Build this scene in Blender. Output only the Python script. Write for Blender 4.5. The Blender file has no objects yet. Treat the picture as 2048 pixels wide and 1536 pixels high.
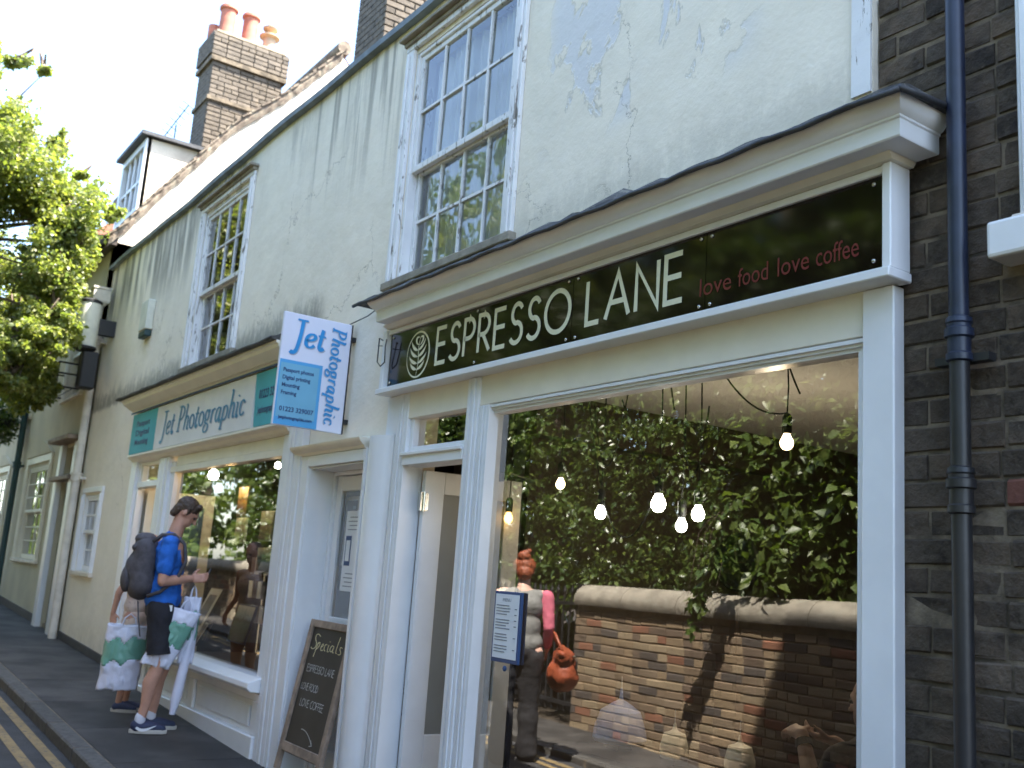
import bpy, bmesh, math, random
import numpy as np
from mathutils import Vector, Matrix, noise as mnoise
S = bpy.context.scene
COL = S.collection
R = math.radians
random.seed(7)

# ---------------------------------------------------------------- camera
def camera():
    cd = bpy.data.cameras.new('camera'); co = bpy.data.objects.new('camera', cd); COL.objects.link(co)
    y, p, r = R(55.726), R(10.991), R(4.132)
    f = Vector((-math.sin(y)*math.cos(p), math.cos(y)*math.cos(p), math.sin(p)))
    rt = Vector((math.cos(y), math.sin(y), 0)); up = rt.cross(f)
    r2 = math.cos(r)*rt + math.sin(r)*up; u2 = -math.sin(r)*rt + math.cos(r)*up
    m = Matrix((r2, u2, -f)).transposed().to_4x4(); m.translation = Vector((0, -2.9, 1.6))
    co.matrix_world = m
    cd.sensor_width = 36; cd.lens = 2019.2/2048*36; cd.clip_start = .05; cd.clip_end = 900
    cd.dof.use_dof = True; cd.dof.focus_distance = 4.3; cd.dof.aperture_fstop = 3.2
    S.camera = co
camera()

# ---------------------------------------------------------------- world, sun, exposure
SUN = Vector((.38, .40, 1.0)).normalized()
EL = math.asin(SUN.z); AZ = math.atan2(SUN.x, SUN.y)
w = bpy.data.worlds.new('World'); S.world = w; w.use_nodes = True
nt = w.node_tree; bg = nt.nodes['Background']
sky = nt.nodes.new('ShaderNodeTexSky'); sky.sky_type = 'NISHITA'; sky.sun_disc = False
sky.sun_elevation = EL; sky.sun_rotation = AZ; sky.dust_density = 1.4; sky.air_density = 1.0
nt.links.new(sky.outputs[0], bg.inputs[0]); bg.inputs[1].default_value = .15
sl = bpy.data.lights.new('sun', 'SUN'); sl.energy = 5.0; sl.angle = R(.5); sl.color = (1, .94, .84)
so = bpy.data.objects.new('sun', sl); COL.objects.link(so)
so.rotation_euler = SUN.to_track_quat('Z', 'Y').to_euler(); so.location = (0, 0, 20)
S.view_settings.view_transform = 'Standard'; S.view_settings.look = 'None'
S.view_settings.exposure = 2.55; S.view_settings.gamma = 1
S.render.engine = 'CYCLES'
S.cycles.max_bounces = 8; S.cycles.transparent_max_bounces = 16; S.cycles.caustics_reflective = False; S.cycles.caustics_refractive = False

# ---------------------------------------------------------------- materials
class NT:
    def __init__(s, nt): s.nt = nt
    def n(s, t, **k):
        x = s.nt.nodes.new('ShaderNode'+t)
        for a, v in k.items():
            if a[0] == '_': setattr(x, a[1:], v)
            else: s.set(x.inputs[int(a[1:])] if a[0] == 'i' and a[1:].isdigit() else x.inputs[a.replace('__', ' ')], v)
        return x
    def set(s, inp, v):
        if isinstance(v, bpy.types.NodeSocket): s.nt.links.new(v, inp)
        else: inp.default_value = v
    def m(s, op, a, b=0., c=None, clamp=False):
        x = s.nt.nodes.new('ShaderNodeMath'); x.operation = op; x.use_clamp = clamp
        s.set(x.inputs[0], a); s.set(x.inputs[1], b)
        if c is not None: s.set(x.inputs[2], c)
        return x.outputs[0]
    def noise(s, vec, scale, detail=4, rough=.55, dist=0.):
        x = s.n('TexNoise', Scale=scale, Detail=detail, Roughness=rough, Distortion=dist)
        if vec is not None: s.set(x.inputs['Vector'], vec)
        return x.outputs[0]
    def pos(s, sx=1, sy=1, sz=1):
        g = s.nt.nodes.new('ShaderNodeTexCoord')
        geo = s.nt.nodes.new('ShaderNodeNewGeometry')
        v = s.nt.nodes.new('ShaderNodeVectorMath'); v.operation = 'MULTIPLY'
        s.set(v.inputs[0], geo.outputs['Position']); v.inputs[1].default_value = (sx, sy, sz)
        return v.outputs[0]
    def xyz(s):
        geo = s.nt.nodes.new('ShaderNodeNewGeometry'); x = s.nt.nodes.new('ShaderNodeSeparateXYZ')
        s.set(x.inputs[0], geo.outputs['Position']); return x.outputs
    def step(s, v, a, b):
        x = s.n('MapRange', _interpolation_type='SMOOTHSTEP'); s.set(x.inputs[0], v)
        x.inputs[1].default_value = a; x.inputs[2].default_value = b; return x.outputs[0]
    def mix(s, f, a, b, mode='MIX'):
        x = s.nt.nodes.new('ShaderNodeMix'); x.data_type = 'RGBA'; x.blend_type = mode
        s.set(x.inputs[0], f)
        for i, v in ((6, a), (7, b)):
            s.set(x.inputs[i], v if isinstance(v, bpy.types.NodeSocket) else (v[0], v[1], v[2], 1))
        return x.outputs[2]
    def bump(s, h, strength, dist=.01):
        x = s.nt.nodes.new('ShaderNodeBump'); s.set(x.inputs['Height'], h)
        x.inputs['Strength'].default_value = strength; x.inputs['Distance'].default_value = dist; return x.outputs[0]
MATS = {}
def mat(name, col, rough=.6, var=.12, scale=6, bump=.0, bscale=60, bdist=.004, metallic=0, spec=.5, extra=None, rnd=0., coat=0.):
    if name in MATS: return MATS[name]
    m = bpy.data.materials.new(name); m.use_nodes = True; t = NT(m.node_tree)
    b = m.node_tree.nodes['Principled BSDF']
    P = t.pos()
    f = t.step(t.noise(P, scale, 5), .3, .7)
    c = t.mix(f, [x*(1-var) for x in col], [min(1, x*(1+var)) for x in col])
    if rnd:
        oi = t.nt.nodes.new('ShaderNodeObjectInfo')
        k = t.m('MULTIPLY_ADD', oi.outputs['Random'], 2*rnd, 1-rnd)
        mm = t.nt.nodes.new('ShaderNodeVectorMath'); mm.operation = 'SCALE'; t.set(mm.inputs[0], c); t.set(mm.inputs['Scale'], k); c = mm.outputs[0]
    if extra: c = extra(t, c, b) or c
    t.set(b.inputs['Base Color'], c)
    b.inputs['Roughness'].default_value = rough; b.inputs['Metallic'].default_value = metallic
    b.inputs['Specular IOR Level'].default_value = spec
    if coat: b.inputs['Coat Weight'].default_value = coat; b.inputs['Coat Roughness'].default_value = .03
    if bump: t.set(b.inputs['Normal'], t.bump(t.noise(P, bscale, 6, .6), bump, bdist))
    MATS[name] = m; return m
def emis(name, col, k):
    if name in MATS: return MATS[name]
    m = bpy.data.materials.new(name); m.use_nodes = True; b = m.node_tree.nodes['Principled BSDF']
    b.inputs['Base Color'].default_value = (*[min(1, c) for c in col], 1); b.inputs['Emission Color'].default_value = (*col, 1); b.inputs['Emission Strength'].default_value = k
    MATS[name] = m; return m
def glassmat(name, ior=1.62, tint=(.93, .96, .95), wav=.0, rough=0., gain=1.9):
    if name in MATS: return MATS[name]
    m = bpy.data.materials.new(name); m.use_nodes = True; t = NT(m.node_tree); n = m.node_tree
    n.nodes.remove(n.nodes['Principled BSDF']); out = n.nodes['Material Output']
    tr = t.n('BsdfTransparent'); tr.inputs[0].default_value = (*tint, 1)
    gl = t.n('BsdfGlossy'); gl.inputs['Roughness'].default_value = rough; gl.inputs['Color'].default_value = (1, 1, 1, 1)
    fr = t.n('Fresnel'); fr.inputs['IOR'].default_value = ior
    if wav: 
        nb = t.bump(t.noise(t.pos(), 2.2, 2, .4), wav, .05); t.set(gl.inputs['Normal'], nb)
    fac = t.m('MULTIPLY', fr.outputs[0], gain, clamp=True)
    mx = t.n('MixShader'); t.set(mx.inputs[0], fac); t.set(mx.inputs[1], tr.outputs[0]); t.set(mx.inputs[2], gl.outputs[0])
    n.links.new(mx.outputs[0], out.inputs[0]); MATS[name] = m; return m

def stains(t, c, b):
    X, Y, Z = t.xyz()
    # dark water streaks below the parapet
    P2 = t.pos(5.0, 0, .55); n1 = t.noise(P2, 1.0, 5, .62, .3)
    fine = t.noise(t.pos(30, 0, 4), 1.0, 4, .7)
    zf = t.step(Z, 4.25, 5.35)
    area = t.m('MULTIPLY', zf, t.step(t.noise(t.pos(.55, 0, .3), 1.0, 2), .38, .56))
    s1 = t.m('MULTIPLY', t.step(t.m('ADD', n1, t.m('MULTIPLY', zf, .12)), .50, .64), area)
    s1 = t.m('MULTIPLY', s1, t.step(fine, .3, .6))
    # thick weathering on the left end, high up
    lf = t.m('MULTIPLY', t.step(X, -9.3, -10.9), t.step(Z, 4.15, 5.0))
    s2 = t.m('MULTIPLY', lf, t.step(t.m('ADD', n1, t.m('MULTIPLY', fine, .12)), .44, .66))
    # moss growing up from the ledges at 3.42
    up = t.m('MULTIPLY', t.step(Z, 3.78, 3.42), t.step(Z, 3.3, 3.4))
    lx = t.m('SUBTRACT', 1., t.m('MULTIPLY', t.step(X, -5.75, -5.95), t.step(X, -6.95, -6.7)))
    n3 = t.noise(t.pos(9, 0, 4), 1.0, 6, .75)
    s3 = t.m('MULTIPLY', t.m('MULTIPLY', up, lx), t.step(t.m('ADD', n3, t.m('MULTIPLY', up, .25)), .52, .78))
    s3 = t.m('MULTIPLY', s3, t.m('SUBTRACT', .85, t.m('MULTIPLY', t.step(X, -5.9, -5.7), .55)))
    s5 = t.m('MULTIPLY', t.m('MULTIPLY', t.step(X, -7.7, -7.2), t.step(X, -5.75, -5.95)), t.m('MULTIPLY', t.step(Z, 4.0, 5.2), t.step(t.noise(t.pos(8, 0, .35), 1.0, 5, .65, .3), .47, .60)))
    s3 = t.m('MAXIMUM', s3, t.m('MULTIPLY', s5, .75))
    # mould patches low on the left
    s4 = t.m('MULTIPLY', t.step(t.noise(t.pos(2.6, 0, 3.2), 1.0, 5, .6), .62, .72), t.m('MULTIPLY', t.step(Z, 2.9, 2.5), t.step(Z, 2.1, 2.45)))
    s4 = t.m('MULTIPLY', s4, .6)
    base = t.m('MULTIPLY', t.m('MULTIPLY', t.step(Z, .95, .35), .35), t.step(n3, .35, .6))
    d = t.m('MAXIMUM', t.m('MAXIMUM', s1, s2), t.m('MAXIMUM', s3, t.m('MAXIMUM', s4, base)))
    # peeled paint: paler bluish undercoat
    pm = t.m('MULTIPLY', t.m('MULTIPLY', t.step(X, -4.22, -4.02), t.step(X, -2.55, -2.85)), t.m('MULTIPLY', t.step(Z, 3.72, 3.95), 1.))
    pn = t.noise(t.pos(2.1, 0, 1.25), 1.3, 6, .6, .5)
    peel = t.m('MULTIPLY', pm, t.step(pn, .535, .56))
    c = t.mix(peel, c, (.70, .69, .69))
    edge = t.m('MULTIPLY', pm, t.m('MULTIPLY', t.step(pn, .525, .537), t.step(pn, .55, .537)))
    c = t.mix(t.m('MULTIPLY', edge, .4), c, (.35, .33, .28))
    soft = t.step(t.noise(t.pos(.8, 0, .5), 1.0, 4), .35, .7)
    c = t.mix(t.m('MULTIPLY', soft, .22), c, (.60, .57, .47))
    c = t.mix(t.m('MULTIPLY', d, .74), c, (.085, .085, .078))
    vo = t.nt.nodes.new('ShaderNodeTexVoronoi'); vo.feature = 'DISTANCE_TO_EDGE'; vo.inputs['Scale'].default_value = .8
    dv = t.nt.nodes.new('ShaderNodeVectorMath'); dv.operation = 'MULTIPLY_ADD'; nz_ = t.n('TexNoise', Scale=3.5, Detail=6, Roughness=.65); t.set(nz_.inputs['Vector'], t.pos()); t.set(dv.inputs[0], nz_.outputs[1]); dv.inputs[1].default_value = (.6, .6, .6); t.set(dv.inputs[2], t.pos()); t.set(vo.inputs['Vector'], dv.outputs[0])
    crk = t.m('MULTIPLY', t.step(vo.outputs['Distance'], .006, .0015), t.step(t.noise(t.pos(.5, 1, .7), 1.0, 2), .52, .6))
    c = t.mix(t.m('MULTIPLY', crk, .55), c, (.16, .14, .11))
    h = t.m('ADD', t.m('MULTIPLY', t.noise(t.pos(), 3.0, 4), 1.6), t.m('MULTIPLY', t.noise(t.pos(), 55, 6, .6), .18))
    h = t.m('SUBTRACT', h, t.m('MULTIPLY', peel, .22))
    h = t.m('SUBTRACT', h, t.m('MULTIPLY', crk, .2))
    t.set(b.inputs['Normal'], t.bump(h, .5, .02))
    return c
M = {}
M['render'] = mat('cream_render', (.84, .77, .64), .85, .03, 4, extra=stains)
M['render_left'] = mat('yellow_render', (.56, .50, .355), .9, .10, 1.3, bump=.5, bscale=18, bdist=.01)
M['gable'] = mat('gable_render', (.62, .55, .44), .9, .22, 1.8, bump=.5, bscale=25, bdist=.012)
def chalky(t, c, b):
    g = t.step(t.noise(t.pos(1, 1, .6), 5, 6, .7), .6, .85)
    return t.mix(t.m('MULTIPLY', g, .12), c, (.42, .42, .40))
M['white'] = mat('white_gloss_paint', (.78, .79, .80), .32, .03, 5, bump=.12, bscale=35, bdist=.003, extra=chalky)
M['cream'] = mat('cream_gloss_paint', (.78, .74, .63), .4, .04, 5, bump=.12, bscale=35, bdist=.003, extra=chalky)
def flaking(t, c, b):
    g = t.step(t.noise(t.pos(6, 6, 1.4), 3.5, 7, .7, .6), .565, .62)
    return t.mix(g, c, (.24, .22, .19))
M['flaky'] = mat('flaking_white_paint', (.74, .74, .74), .5, .05, 5, bump=.35, bscale=40, bdist=.004, extra=flaking)
def mossy(t, c, b):
    g = t.step(t.noise(t.pos(), 14, 6, .7), .5, .7)
    return t.mix(g, c, (.26, .25, .20))
M['lead'] = mat('lead_flashing', (.045, .047, .052), .55, .25, 8, bump=.5, bscale=30, bdist=.008)
M['leadtop'] = mat('weathered_lead', (.06, .06, .06), .8, .3, 8, bump=.7, bscale=22, bdist=.012, extra=mossy)
M['coping_lead'] = mat('grey_lead_coping', (.15, .18, .20), .6, .25, 6, bump=.3, bscale=30)
M['panel'] = mat('gloss_black_brown_panel', (.010, .006, .004), .07, .1, 6, spec=.42)
M['ivory'] = mat('ivory_vinyl', (.72, .70, .52), .4, .02)
M['red'] = mat('dark_red_vinyl', (.15, .012, .010), .4, .02)
M['steel'] = mat('polished_steel', (.6, .58, .52), .25, .05, metallic=1)
M['teal'] = mat('teal_sign_paint', (.07, .40, .46), .6, .1, 2)
M['bluebox'] = mat('light_blue_print', (.17, .42, .58), .35, .06, 3)
M['bluerim'] = mat('bright_blue_print', (.09, .36, .66), .35, .04, 3)
M['signwhite'] = mat('pale_sign_board', (.72, .74, .86), .35, .02, 3)
M['boardwhite'] = mat('white_fascia_board', (.74, .74, .72), .6, .05, 3)
M['jetblue'] = mat('mid_blue_lettering', (.03, .28, .62), .4, .05)
M['jetteal'] = mat('teal_blue_lettering', (.04, .25, .42), .4, .05)
M['shadowprint'] = mat('grey_printed_shadow', (.38, .42, .52), .5, .05)
M['navy'] = mat('navy_print', (.03, .07, .18), .5, .05)
M['darkmetal'] = mat('black_iron', (.02, .02, .022), .4, .2, bump=.2)
M['pipe'] = mat('dark_navy_pipe', (.013, .019, .040), .38, .25, 8, bump=.15, bscale=40)
M['greenpipe'] = mat('dark_green_pipe', (.015, .05, .055), .5, .2)
M['creampipe'] = mat('cream_painted_pipe', (.62, .58, .50), .55, .12, 8, bump=.2)
def soot(t, c, b):
    g = t.step(t.noise(t.pos(), 26, 6, .7), .4, .7)
    c = t.mix(t.m('MULTIPLY', g, .6), c, (.10, .08, .058))
    g2 = t.step(t.noise(t.pos(), 2.2, 3), .55, .7)
    c = t.mix(t.m('MULTIPLY', g2, .45), c, (.13, .10, .075))
    g3 = t.step(t.noise(t.pos(), 60, 5, .7), .62, .75)
    return t.mix(t.m('MULTIPLY', g3, .5), c, (.20, .17, .13))
M['brickdark'] = mat('sooty_grey_brick', (.060, .043, .029), .9, .5, 9, bump=1., bscale=32, bdist=.012, rnd=.5, extra=soot)
M['brickred'] = mat('rusty_red_brick', (.12, .045, .03), .85, .3, 9, bump=.9, bscale=45, bdist=.006, rnd=.3)
M['mortar'] = mat('grey_lime_mortar', (.145, .115, .08), .95, .5, 10, bump=.9, bscale=60, bdist=.006)
M['mortar2'] = mat('pale_lime_mortar', (.34, .285, .205), .95, .25, 8, bump=.8, bscale=60)
def ocol(t, c, b):
    oi = t.nt.nodes.new('ShaderNodeObjectInfo'); r = oi.outputs['Random']
    isl = t.nt.nodes.new('ShaderNodeNewGeometry').outputs['Random Per Island']
    q = t.m('FRACT', t.m('ADD', t.m('MULTIPLY', r, 7.31), isl))
    cr = t.nt.nodes.new('ShaderNodeValToRGB'); t.set(cr.inputs[0], q); e = cr.color_ramp; e.interpolation = 'CONSTANT'
    cols = [(0, (.30, .215, .13)), (.22, (.22, .155, .10)), (.40, (.34, .26, .165)), (.58, (.15, .105, .075)), (.72, (.26, .11, .065)), (.79, (.25, .185, .125)), (.90, (.08, .066, .06))]
    while len(e.elements) < len(cols): e.elements.new(.5)
    for el, (p, cc) in zip(e.elements, cols): el.position = p; el.color = (*cc, 1)
    g = t.step(t.noise(t.pos(), 30, 6, .7), .35, .75)
    return t.mix(t.m('MULTIPLY', g, .45), cr.outputs[0], (.16, .13, .09))
M['brickyellow'] = mat('buff_stock_brick', (.3, .2, .1), .9, .2, 9, bump=.8, bscale=40, bdist=.006, extra=ocol)
def ccol(t, c, b):
    g = t.step(t.noise(t.pos(), 20, 6, .7), .4, .7)
    return t.mix(t.m('MULTIPLY', g, .5), c, (.22, .175, .12))
M['chimbrick'] = mat('grey_gault_brick', (.115, .095, .075), .9, .2, 9, bump=.6, bscale=40, rnd=.3, extra=ccol)
M['terracotta'] = mat('terracotta', (.38, .13, .08), .75, .2, 8, bump=.2)
M['buffpot'] = mat('buff_clay', (.48, .34, .22), .75, .2, 8)
def lich(t, c, b):
    g = t.step(t.noise(t.pos(), 9, 6, .7), .45, .65)
    return t.mix(g, c, (.24, .205, .15))
M['tile'] = mat('lichened_clay_tile', (.15, .115, .085), .9, .3, 9, bump=.9, bscale=35, bdist=.01, rnd=.3, extra=lich)
M['redtile'] = mat('red_clay_tile', (.32, .13, .08), .9, .3, 9, bump=.5)
M['stonecope'] = mat('weathered_stone', (.27, .24, .19), .9, .25, 7, bump=.8, bscale=30, bdist=.01, extra=mossy)
M['sillstone'] = mat('painted_sill', (.66, .60, .50), .6, .1, 7, bump=.2)
M['asphalt'] = mat('asphalt', (.036, .036, .038), .85, .3, 4, bump=.8, bscale=150, bdist=.006)
M['pave'] = mat('grey_paving', (.050, .046, .042), .85, .45, 2.2, rnd=.22, bump=.9, bscale=90, bdist=.005)
M['kerb'] = mat('granite_kerb', (.07, .066, .06), .8, .25, 20, bump=.5, bscale=90, rnd=.15)
def worn(t, c, b):
    g = t.step(t.noise(t.pos(), 22, 6, .75), .52, .62)
    return t.mix(g, c, (.09, .08, .07))
M['yellow'] = mat('worn_yellow_paint', (.24, .17, .075), .8, .15, 6, extra=worn, bump=.4, bscale=120)
M['earth'] = mat('garden_soil', (.06, .045, .03), .95, .3, 3, bump=1, bscale=10, bdist=.05)
M['wood'] = mat('weathered_wood', (.27, .20, .145), .65, .3, 12, bump=.4, bscale=40)
M['chalkboard'] = mat('blackboard', (.028, .026, .022), .55, .3, 3)
M['chalk'] = mat('chalk_white', (.62, .62, .60), .9, .1)
M['chalky'] = mat('chalk_yellow', (.66, .58, .34), .9, .1)
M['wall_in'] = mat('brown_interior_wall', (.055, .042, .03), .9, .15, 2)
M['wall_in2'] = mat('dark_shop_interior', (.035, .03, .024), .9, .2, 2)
M['ceil_in'] = mat('interior_ceiling', (.70, .69, .66), .9, .05, 2)
M['floor_in'] = mat('interior_floor', (.12, .085, .055), .6, .25, 4)
M['room'] = mat('dim_room_plaster', (.32, .32, .33), .9, .05, 2)
M['darkwood'] = mat('dark_wood', (.045, .03, .02), .5, .3, 10)
M['paper'] = mat('white_paper', (.74, .76, .78), .7, .03)
M['inkgrey'] = mat('grey_print', (.22, .24, .28), .8, .1)
M['greypanel'] = mat('grey_green_door_panel', (.24, .25, .24), .45, .06, 3)
M['black'] = mat('matt_black', (.012, .012, .012), .6, .1)
M['curtain'] = mat('net_curtain', (.88, .87, .92), .9, .03, 3)
M['curtain'] .use_backface_culling = False
M['skin'] = mat('skin', (.50, .27, .19), .5, .08, 14, spec=.4)
M['skinpale'] = mat('pale_skin', (.64, .40, .31), .5, .06, 14, spec=.4)
M['hairbrown'] = mat('brown_hair', (.055, .032, .018), .55, .4, 60, bump=.8, bscale=120, bdist=.006)
M['hairred'] = mat('red_hair', (.24, .06, .022), .5, .35, 60, bump=.8, bscale=110, bdist=.006)
M['tblue'] = mat('royal_blue_cotton', (.012, .115, .47), .85, .2, 9, bump=.5, bscale=22, bdist=.012)
M['shorts'] = mat('black_cotton', (.014, .014, .02), .85, .2, 12, bump=.5, bscale=20, bdist=.012)
M['pack'] = mat('charcoal_canvas', (.065, .060, .068), .8, .2, 25, bump=.5, bscale=30, bdist=.01)
M['shoe'] = mat('navy_suede', (.022, .030, .07), .7, .15, 30)
M['sole'] = mat('off_white_rubber', (.50, .47, .42), .6, .1)
M['sock'] = mat('white_sock', (.6, .6, .66), .9, .05)
M['bagwhite'] = mat('white_plastic_bag', (.66, .68, .80), .38, .05, 8, bump=.35, bscale=9, bdist=.02)
M['baggreen'] = mat('green_print_plastic', (.14, .34, .26), .38, .08, 8, bump=.35, bscale=9, bdist=.02)
def floral(t, c, b):
    v = t.nt.nodes.new('ShaderNodeTexVoronoi'); v.inputs['Scale'].default_value = 26
    g = t.step(v.outputs['Distance'], .34, .22)
    g = t.m('MULTIPLY', g, t.step(t.noise(t.pos(), 18, 2), .45, .55))
    return t.mix(g, c, (.22, .13, .16))
M['floral'] = mat('cream_floral_cotton', (.62, .50, .42), .85, .05, 10, extra=floral)
M['greytop'] = mat('grey_jersey', (.19, .19, .18), .85, .12, 10, bump=.5, bscale=14, bdist=.015)
M['trousers'] = mat('black_trousers', (.022, .022, .026), .85, .15, 10, bump=.5, bscale=14, bdist=.015)
M['pink'] = mat('pink_knit', (.55, .13, .19), .85, .1, 30)
M['orangebag'] = mat('rust_orange_leather', (.28, .065, .028), .45, .2, 9, bump=.6, bscale=18, bdist=.01)
M['denimtop'] = mat('dark_top', (.02, .02, .024), .85, .2)
M['alarm'] = mat('off_white_plastic', (.62, .62, .52), .5, .1)
M['bark'] = mat('tree_bark', (.12, .09, .065), .9, .3, 8, bump=1, bscale=25, bdist=.02)
def tint(t, c, b, cols):
    isl = t.nt.nodes.new('ShaderNodeNewGeometry').outputs['Random Per Island']
    cr = t.nt.nodes.new('ShaderNodeValToRGB'); t.set(cr.inputs[0], isl); e = cr.color_ramp
    while len(e.elements) < len(cols): e.elements.new(.5)
    for i, (el, cc) in enumerate(zip(e.elements, cols)): el.position = i/(len(cols)-1); el.color = (*cc, 1)
    return cr.outputs[0]
def leafmat(name, cols, trans=.45, rough=.42):
    m = bpy.data.materials.new(name); m.use_nodes = True; t = NT(m.node_tree); n = m.node_tree
    b = n.nodes['Principled BSDF']; out = n.nodes['Material Output']
    c = tint(t, None, None, cols)
    t.set(b.inputs['Base Color'], c); b.inputs['Roughness'].default_value = rough; b.inputs['Specular IOR Level'].default_value = .6
    tr = t.n('BsdfTranslucent'); hs = t.mix(1., c, (1.35, 1.5, .55), 'MULTIPLY'); t.set(tr.inputs[0], hs)
    mx = t.n('MixShader'); mx.inputs[0].default_value = trans; t.set(mx.inputs[1], b.outputs[0]); t.set(mx.inputs[2], tr.outputs[0])
    n.links.new(mx.outputs[0], out.inputs[0]); MATS[name] = m; return m
M['leaf'] = leafmat('bright_tree_leaves', [(.12, .16, .05), (.19, .22, .06), (.30, .30, .10), (.16, .21, .11)], .5)
M['leaf2'] = leafmat('cherry_leaves', [(.06, .105, .025), (.10, .15, .035), (.14, .18, .04), (.075, .12, .035)], .42)
M['leaf3'] = leafmat('dark_evergreen_leaves', [(.04, .08, .02), (.075, .12, .028), (.12, .155, .032)], .3, .3)
M['leafred'] = leafmat('russet_leaves', [(.28, .07, .03), (.35, .10, .04)], .3)
M['glass'] = glassmat('shop_glass', 1.85, wav=.012)
M['glassjet'] = glassmat('photo_shop_glass', 1.5, wav=.03, gain=1.7)
M['oldglass'] = glassmat('old_window_glass', 1.48, wav=.16, gain=1.5)

# ---------------------------------------------------------------- object helpers
def tag(o, label=None, cat=None, group=None, kind=None):
    if label: o['label'] = label
    if cat: o['category'] = cat
    if group: o['group'] = group
    if kind: o['kind'] = kind
    return o
def empty(name, loc, label=None, cat=None, group=None, rz=0):
    o = bpy.data.objects.new(name, None); COL.objects.link(o); o.location = loc; o.rotation_euler.z = rz
    o.empty_display_size = .1
    return tag(o, label, cat, group)
def link(name, me, parent=None):
    o = bpy.data.objects.new(name, me); COL.objects.link(o)
    if parent is not None:
        o.parent = parent
        M4 = parent.matrix_basis.copy(); q = parent.parent
        while q is not None: M4 = q.matrix_basis @ M4; q = q.parent
        o.matrix_basis = M4.inverted()
    return o
class MB:
    """collects boxes, tubes, lathes in WORLD coordinates; build() links them as ONE mesh"""
    def __init__(s): s.v = []; s.f = []
    def add(s, v, f):
        k = len(s.v); s.v += [tuple(p) for p in v]; s.f += [tuple(i+k for i in q) for q in f]; return s
    def box(s, x0, x1, y0, y1, z0, z1, T=None):
        v = [(x, y, z) for x in (x0, x1) for y in (y0, y1) for z in (z0, z1)]
        if T is not None: v = [T @ Vector(p) for p in v]
        return s.add(v, [(0, 1, 3, 2), (4, 6, 7, 5), (0, 4, 5, 1), (2, 3, 7, 6), (0, 2, 6, 4), (1, 5, 7, 3)])
    def hexa(s, v): return s.add(v, [(0, 1, 3, 2), (4, 6, 7, 5), (0, 4, 5, 1), (2, 3, 7, 6), (0, 2, 6, 4), (1, 5, 7, 3)])
    def prism(s, poly, fn, a, b):
        n = len(poly); v = [fn(p, a) for p in poly]+[fn(p, b) for p in poly]
        f = [tuple(range(n))[::-1], tuple(range(n, 2*n))]+[(i, (i+1) % n, (i+1) % n+n, i+n) for i in range(n)]
        return s.add(v, f)
    def profx(s, poly, x0, x1): return s.prism(poly, lambda p, a: (a, p[0], p[1]), x0, x1)
    def tube(s, pts, r, n=10, cap=True):
        pts = [Vector(p) for p in pts]; m = len(pts)
        rs = r if isinstance(r, (list, tuple)) else [r]*m
        k = len(s.v); up = None
        for i, p in enumerate(pts):
            d = (pts[min(i+1, m-1)]-pts[max(i-1, 0)]).normalized()
            if up is None:
                up = Vector((0, 0, 1)) if abs(d.z) < .9 else Vector((1, 0, 0))
            a = (up-d*up.dot(d)).normalized(); b = d.cross(a); up = a
            for j in range(n):
                t = 2*math.pi*j/n; s.v.append(tuple(p+(a*math.cos(t)+b*math.sin(t))*rs[i]))
        for i in range(m-1):
            for j in range(n):
                s.f.append((k+i*n+j, k+i*n+(j+1) % n, k+(i+1)*n+(j+1) % n, k+(i+1)*n+j))
        if cap: s.f.append(tuple(k+j for j in range(n))[::-1]); s.f.append(tuple(k+(m-1)*n+j for j in range(n)))
        return s
    def lathe(s, c, prof, n=16, T=None):
        k = len(s.v); c = Vector(c)
        for r, z in prof:
            for j in range(n):
                t = 2*math.pi*j/n; p = Vector((r*math.cos(t), r*math.sin(t), z))
                if T is not None: p = T @ p
                s.v.append(tuple(c+p))
        for i in range(len(prof)-1):
            for j in range(n): s.f.append((k+i*n+j, k+i*n+(j+1) % n, k+(i+1)*n+(j+1) % n, k+(i+1)*n+j))
        s.f.append(tuple(k+j for j in range(n))[::-1]); s.f.append(tuple(k+(len(prof)-1)*n+j for j in range(n)))
        return s
    def mesh(s, name, m):
        me = bpy.data.meshes.new(name); me.from_pydata(s.v, [], s.f); me.materials.append(m); me.validate(); me.update(); return me
    def build(s, name, m, parent=None, smooth=False, bevel=0, seg=1):
        me = s.mesh(name, m)
        bm = bmesh.new(); bm.from_mesh(me); bmesh.ops.recalc_face_normals(bm, faces=bm.faces); bm.to_mesh(me); bm.free()
        o = link(name, me, parent)
        if smooth: me.shade_smooth()
        if smooth == 'auto':
            me.set_sharp_from_angle(angle=R(35))
        if bevel:
            b = o.modifiers.new('bevel', 'BEVEL'); b.width = bevel; b.segments = seg; b.limit_method = 'ANGLE'; b.angle_limit = R(40)
        return o
def evalmesh(o):
    dg = bpy.context.evaluated_depsgraph_get(); dg.update()
    me = bpy.data.meshes.new_from_object(o.evaluated_get(dg), depsgraph=dg)
    return me
def pane(name, m, parent, x0, x1, y, z0, z1, tilt=0.):
    me = bpy.data.meshes.new(name)
    a = tilt*random.uniform(-1, 1); b = tilt*random.uniform(-1, 1)
    me.from_pydata([(x0, y, z0), (x1, y+a*(x1-x0), z0), (x1, y+a*(x1-x0)+b*(z1-z0), z1), (x0, y+b*(z1-z0), z1)], [], [(0, 1, 2, 3)])
    me.materials.append(m); return link(name, me, parent)
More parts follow.
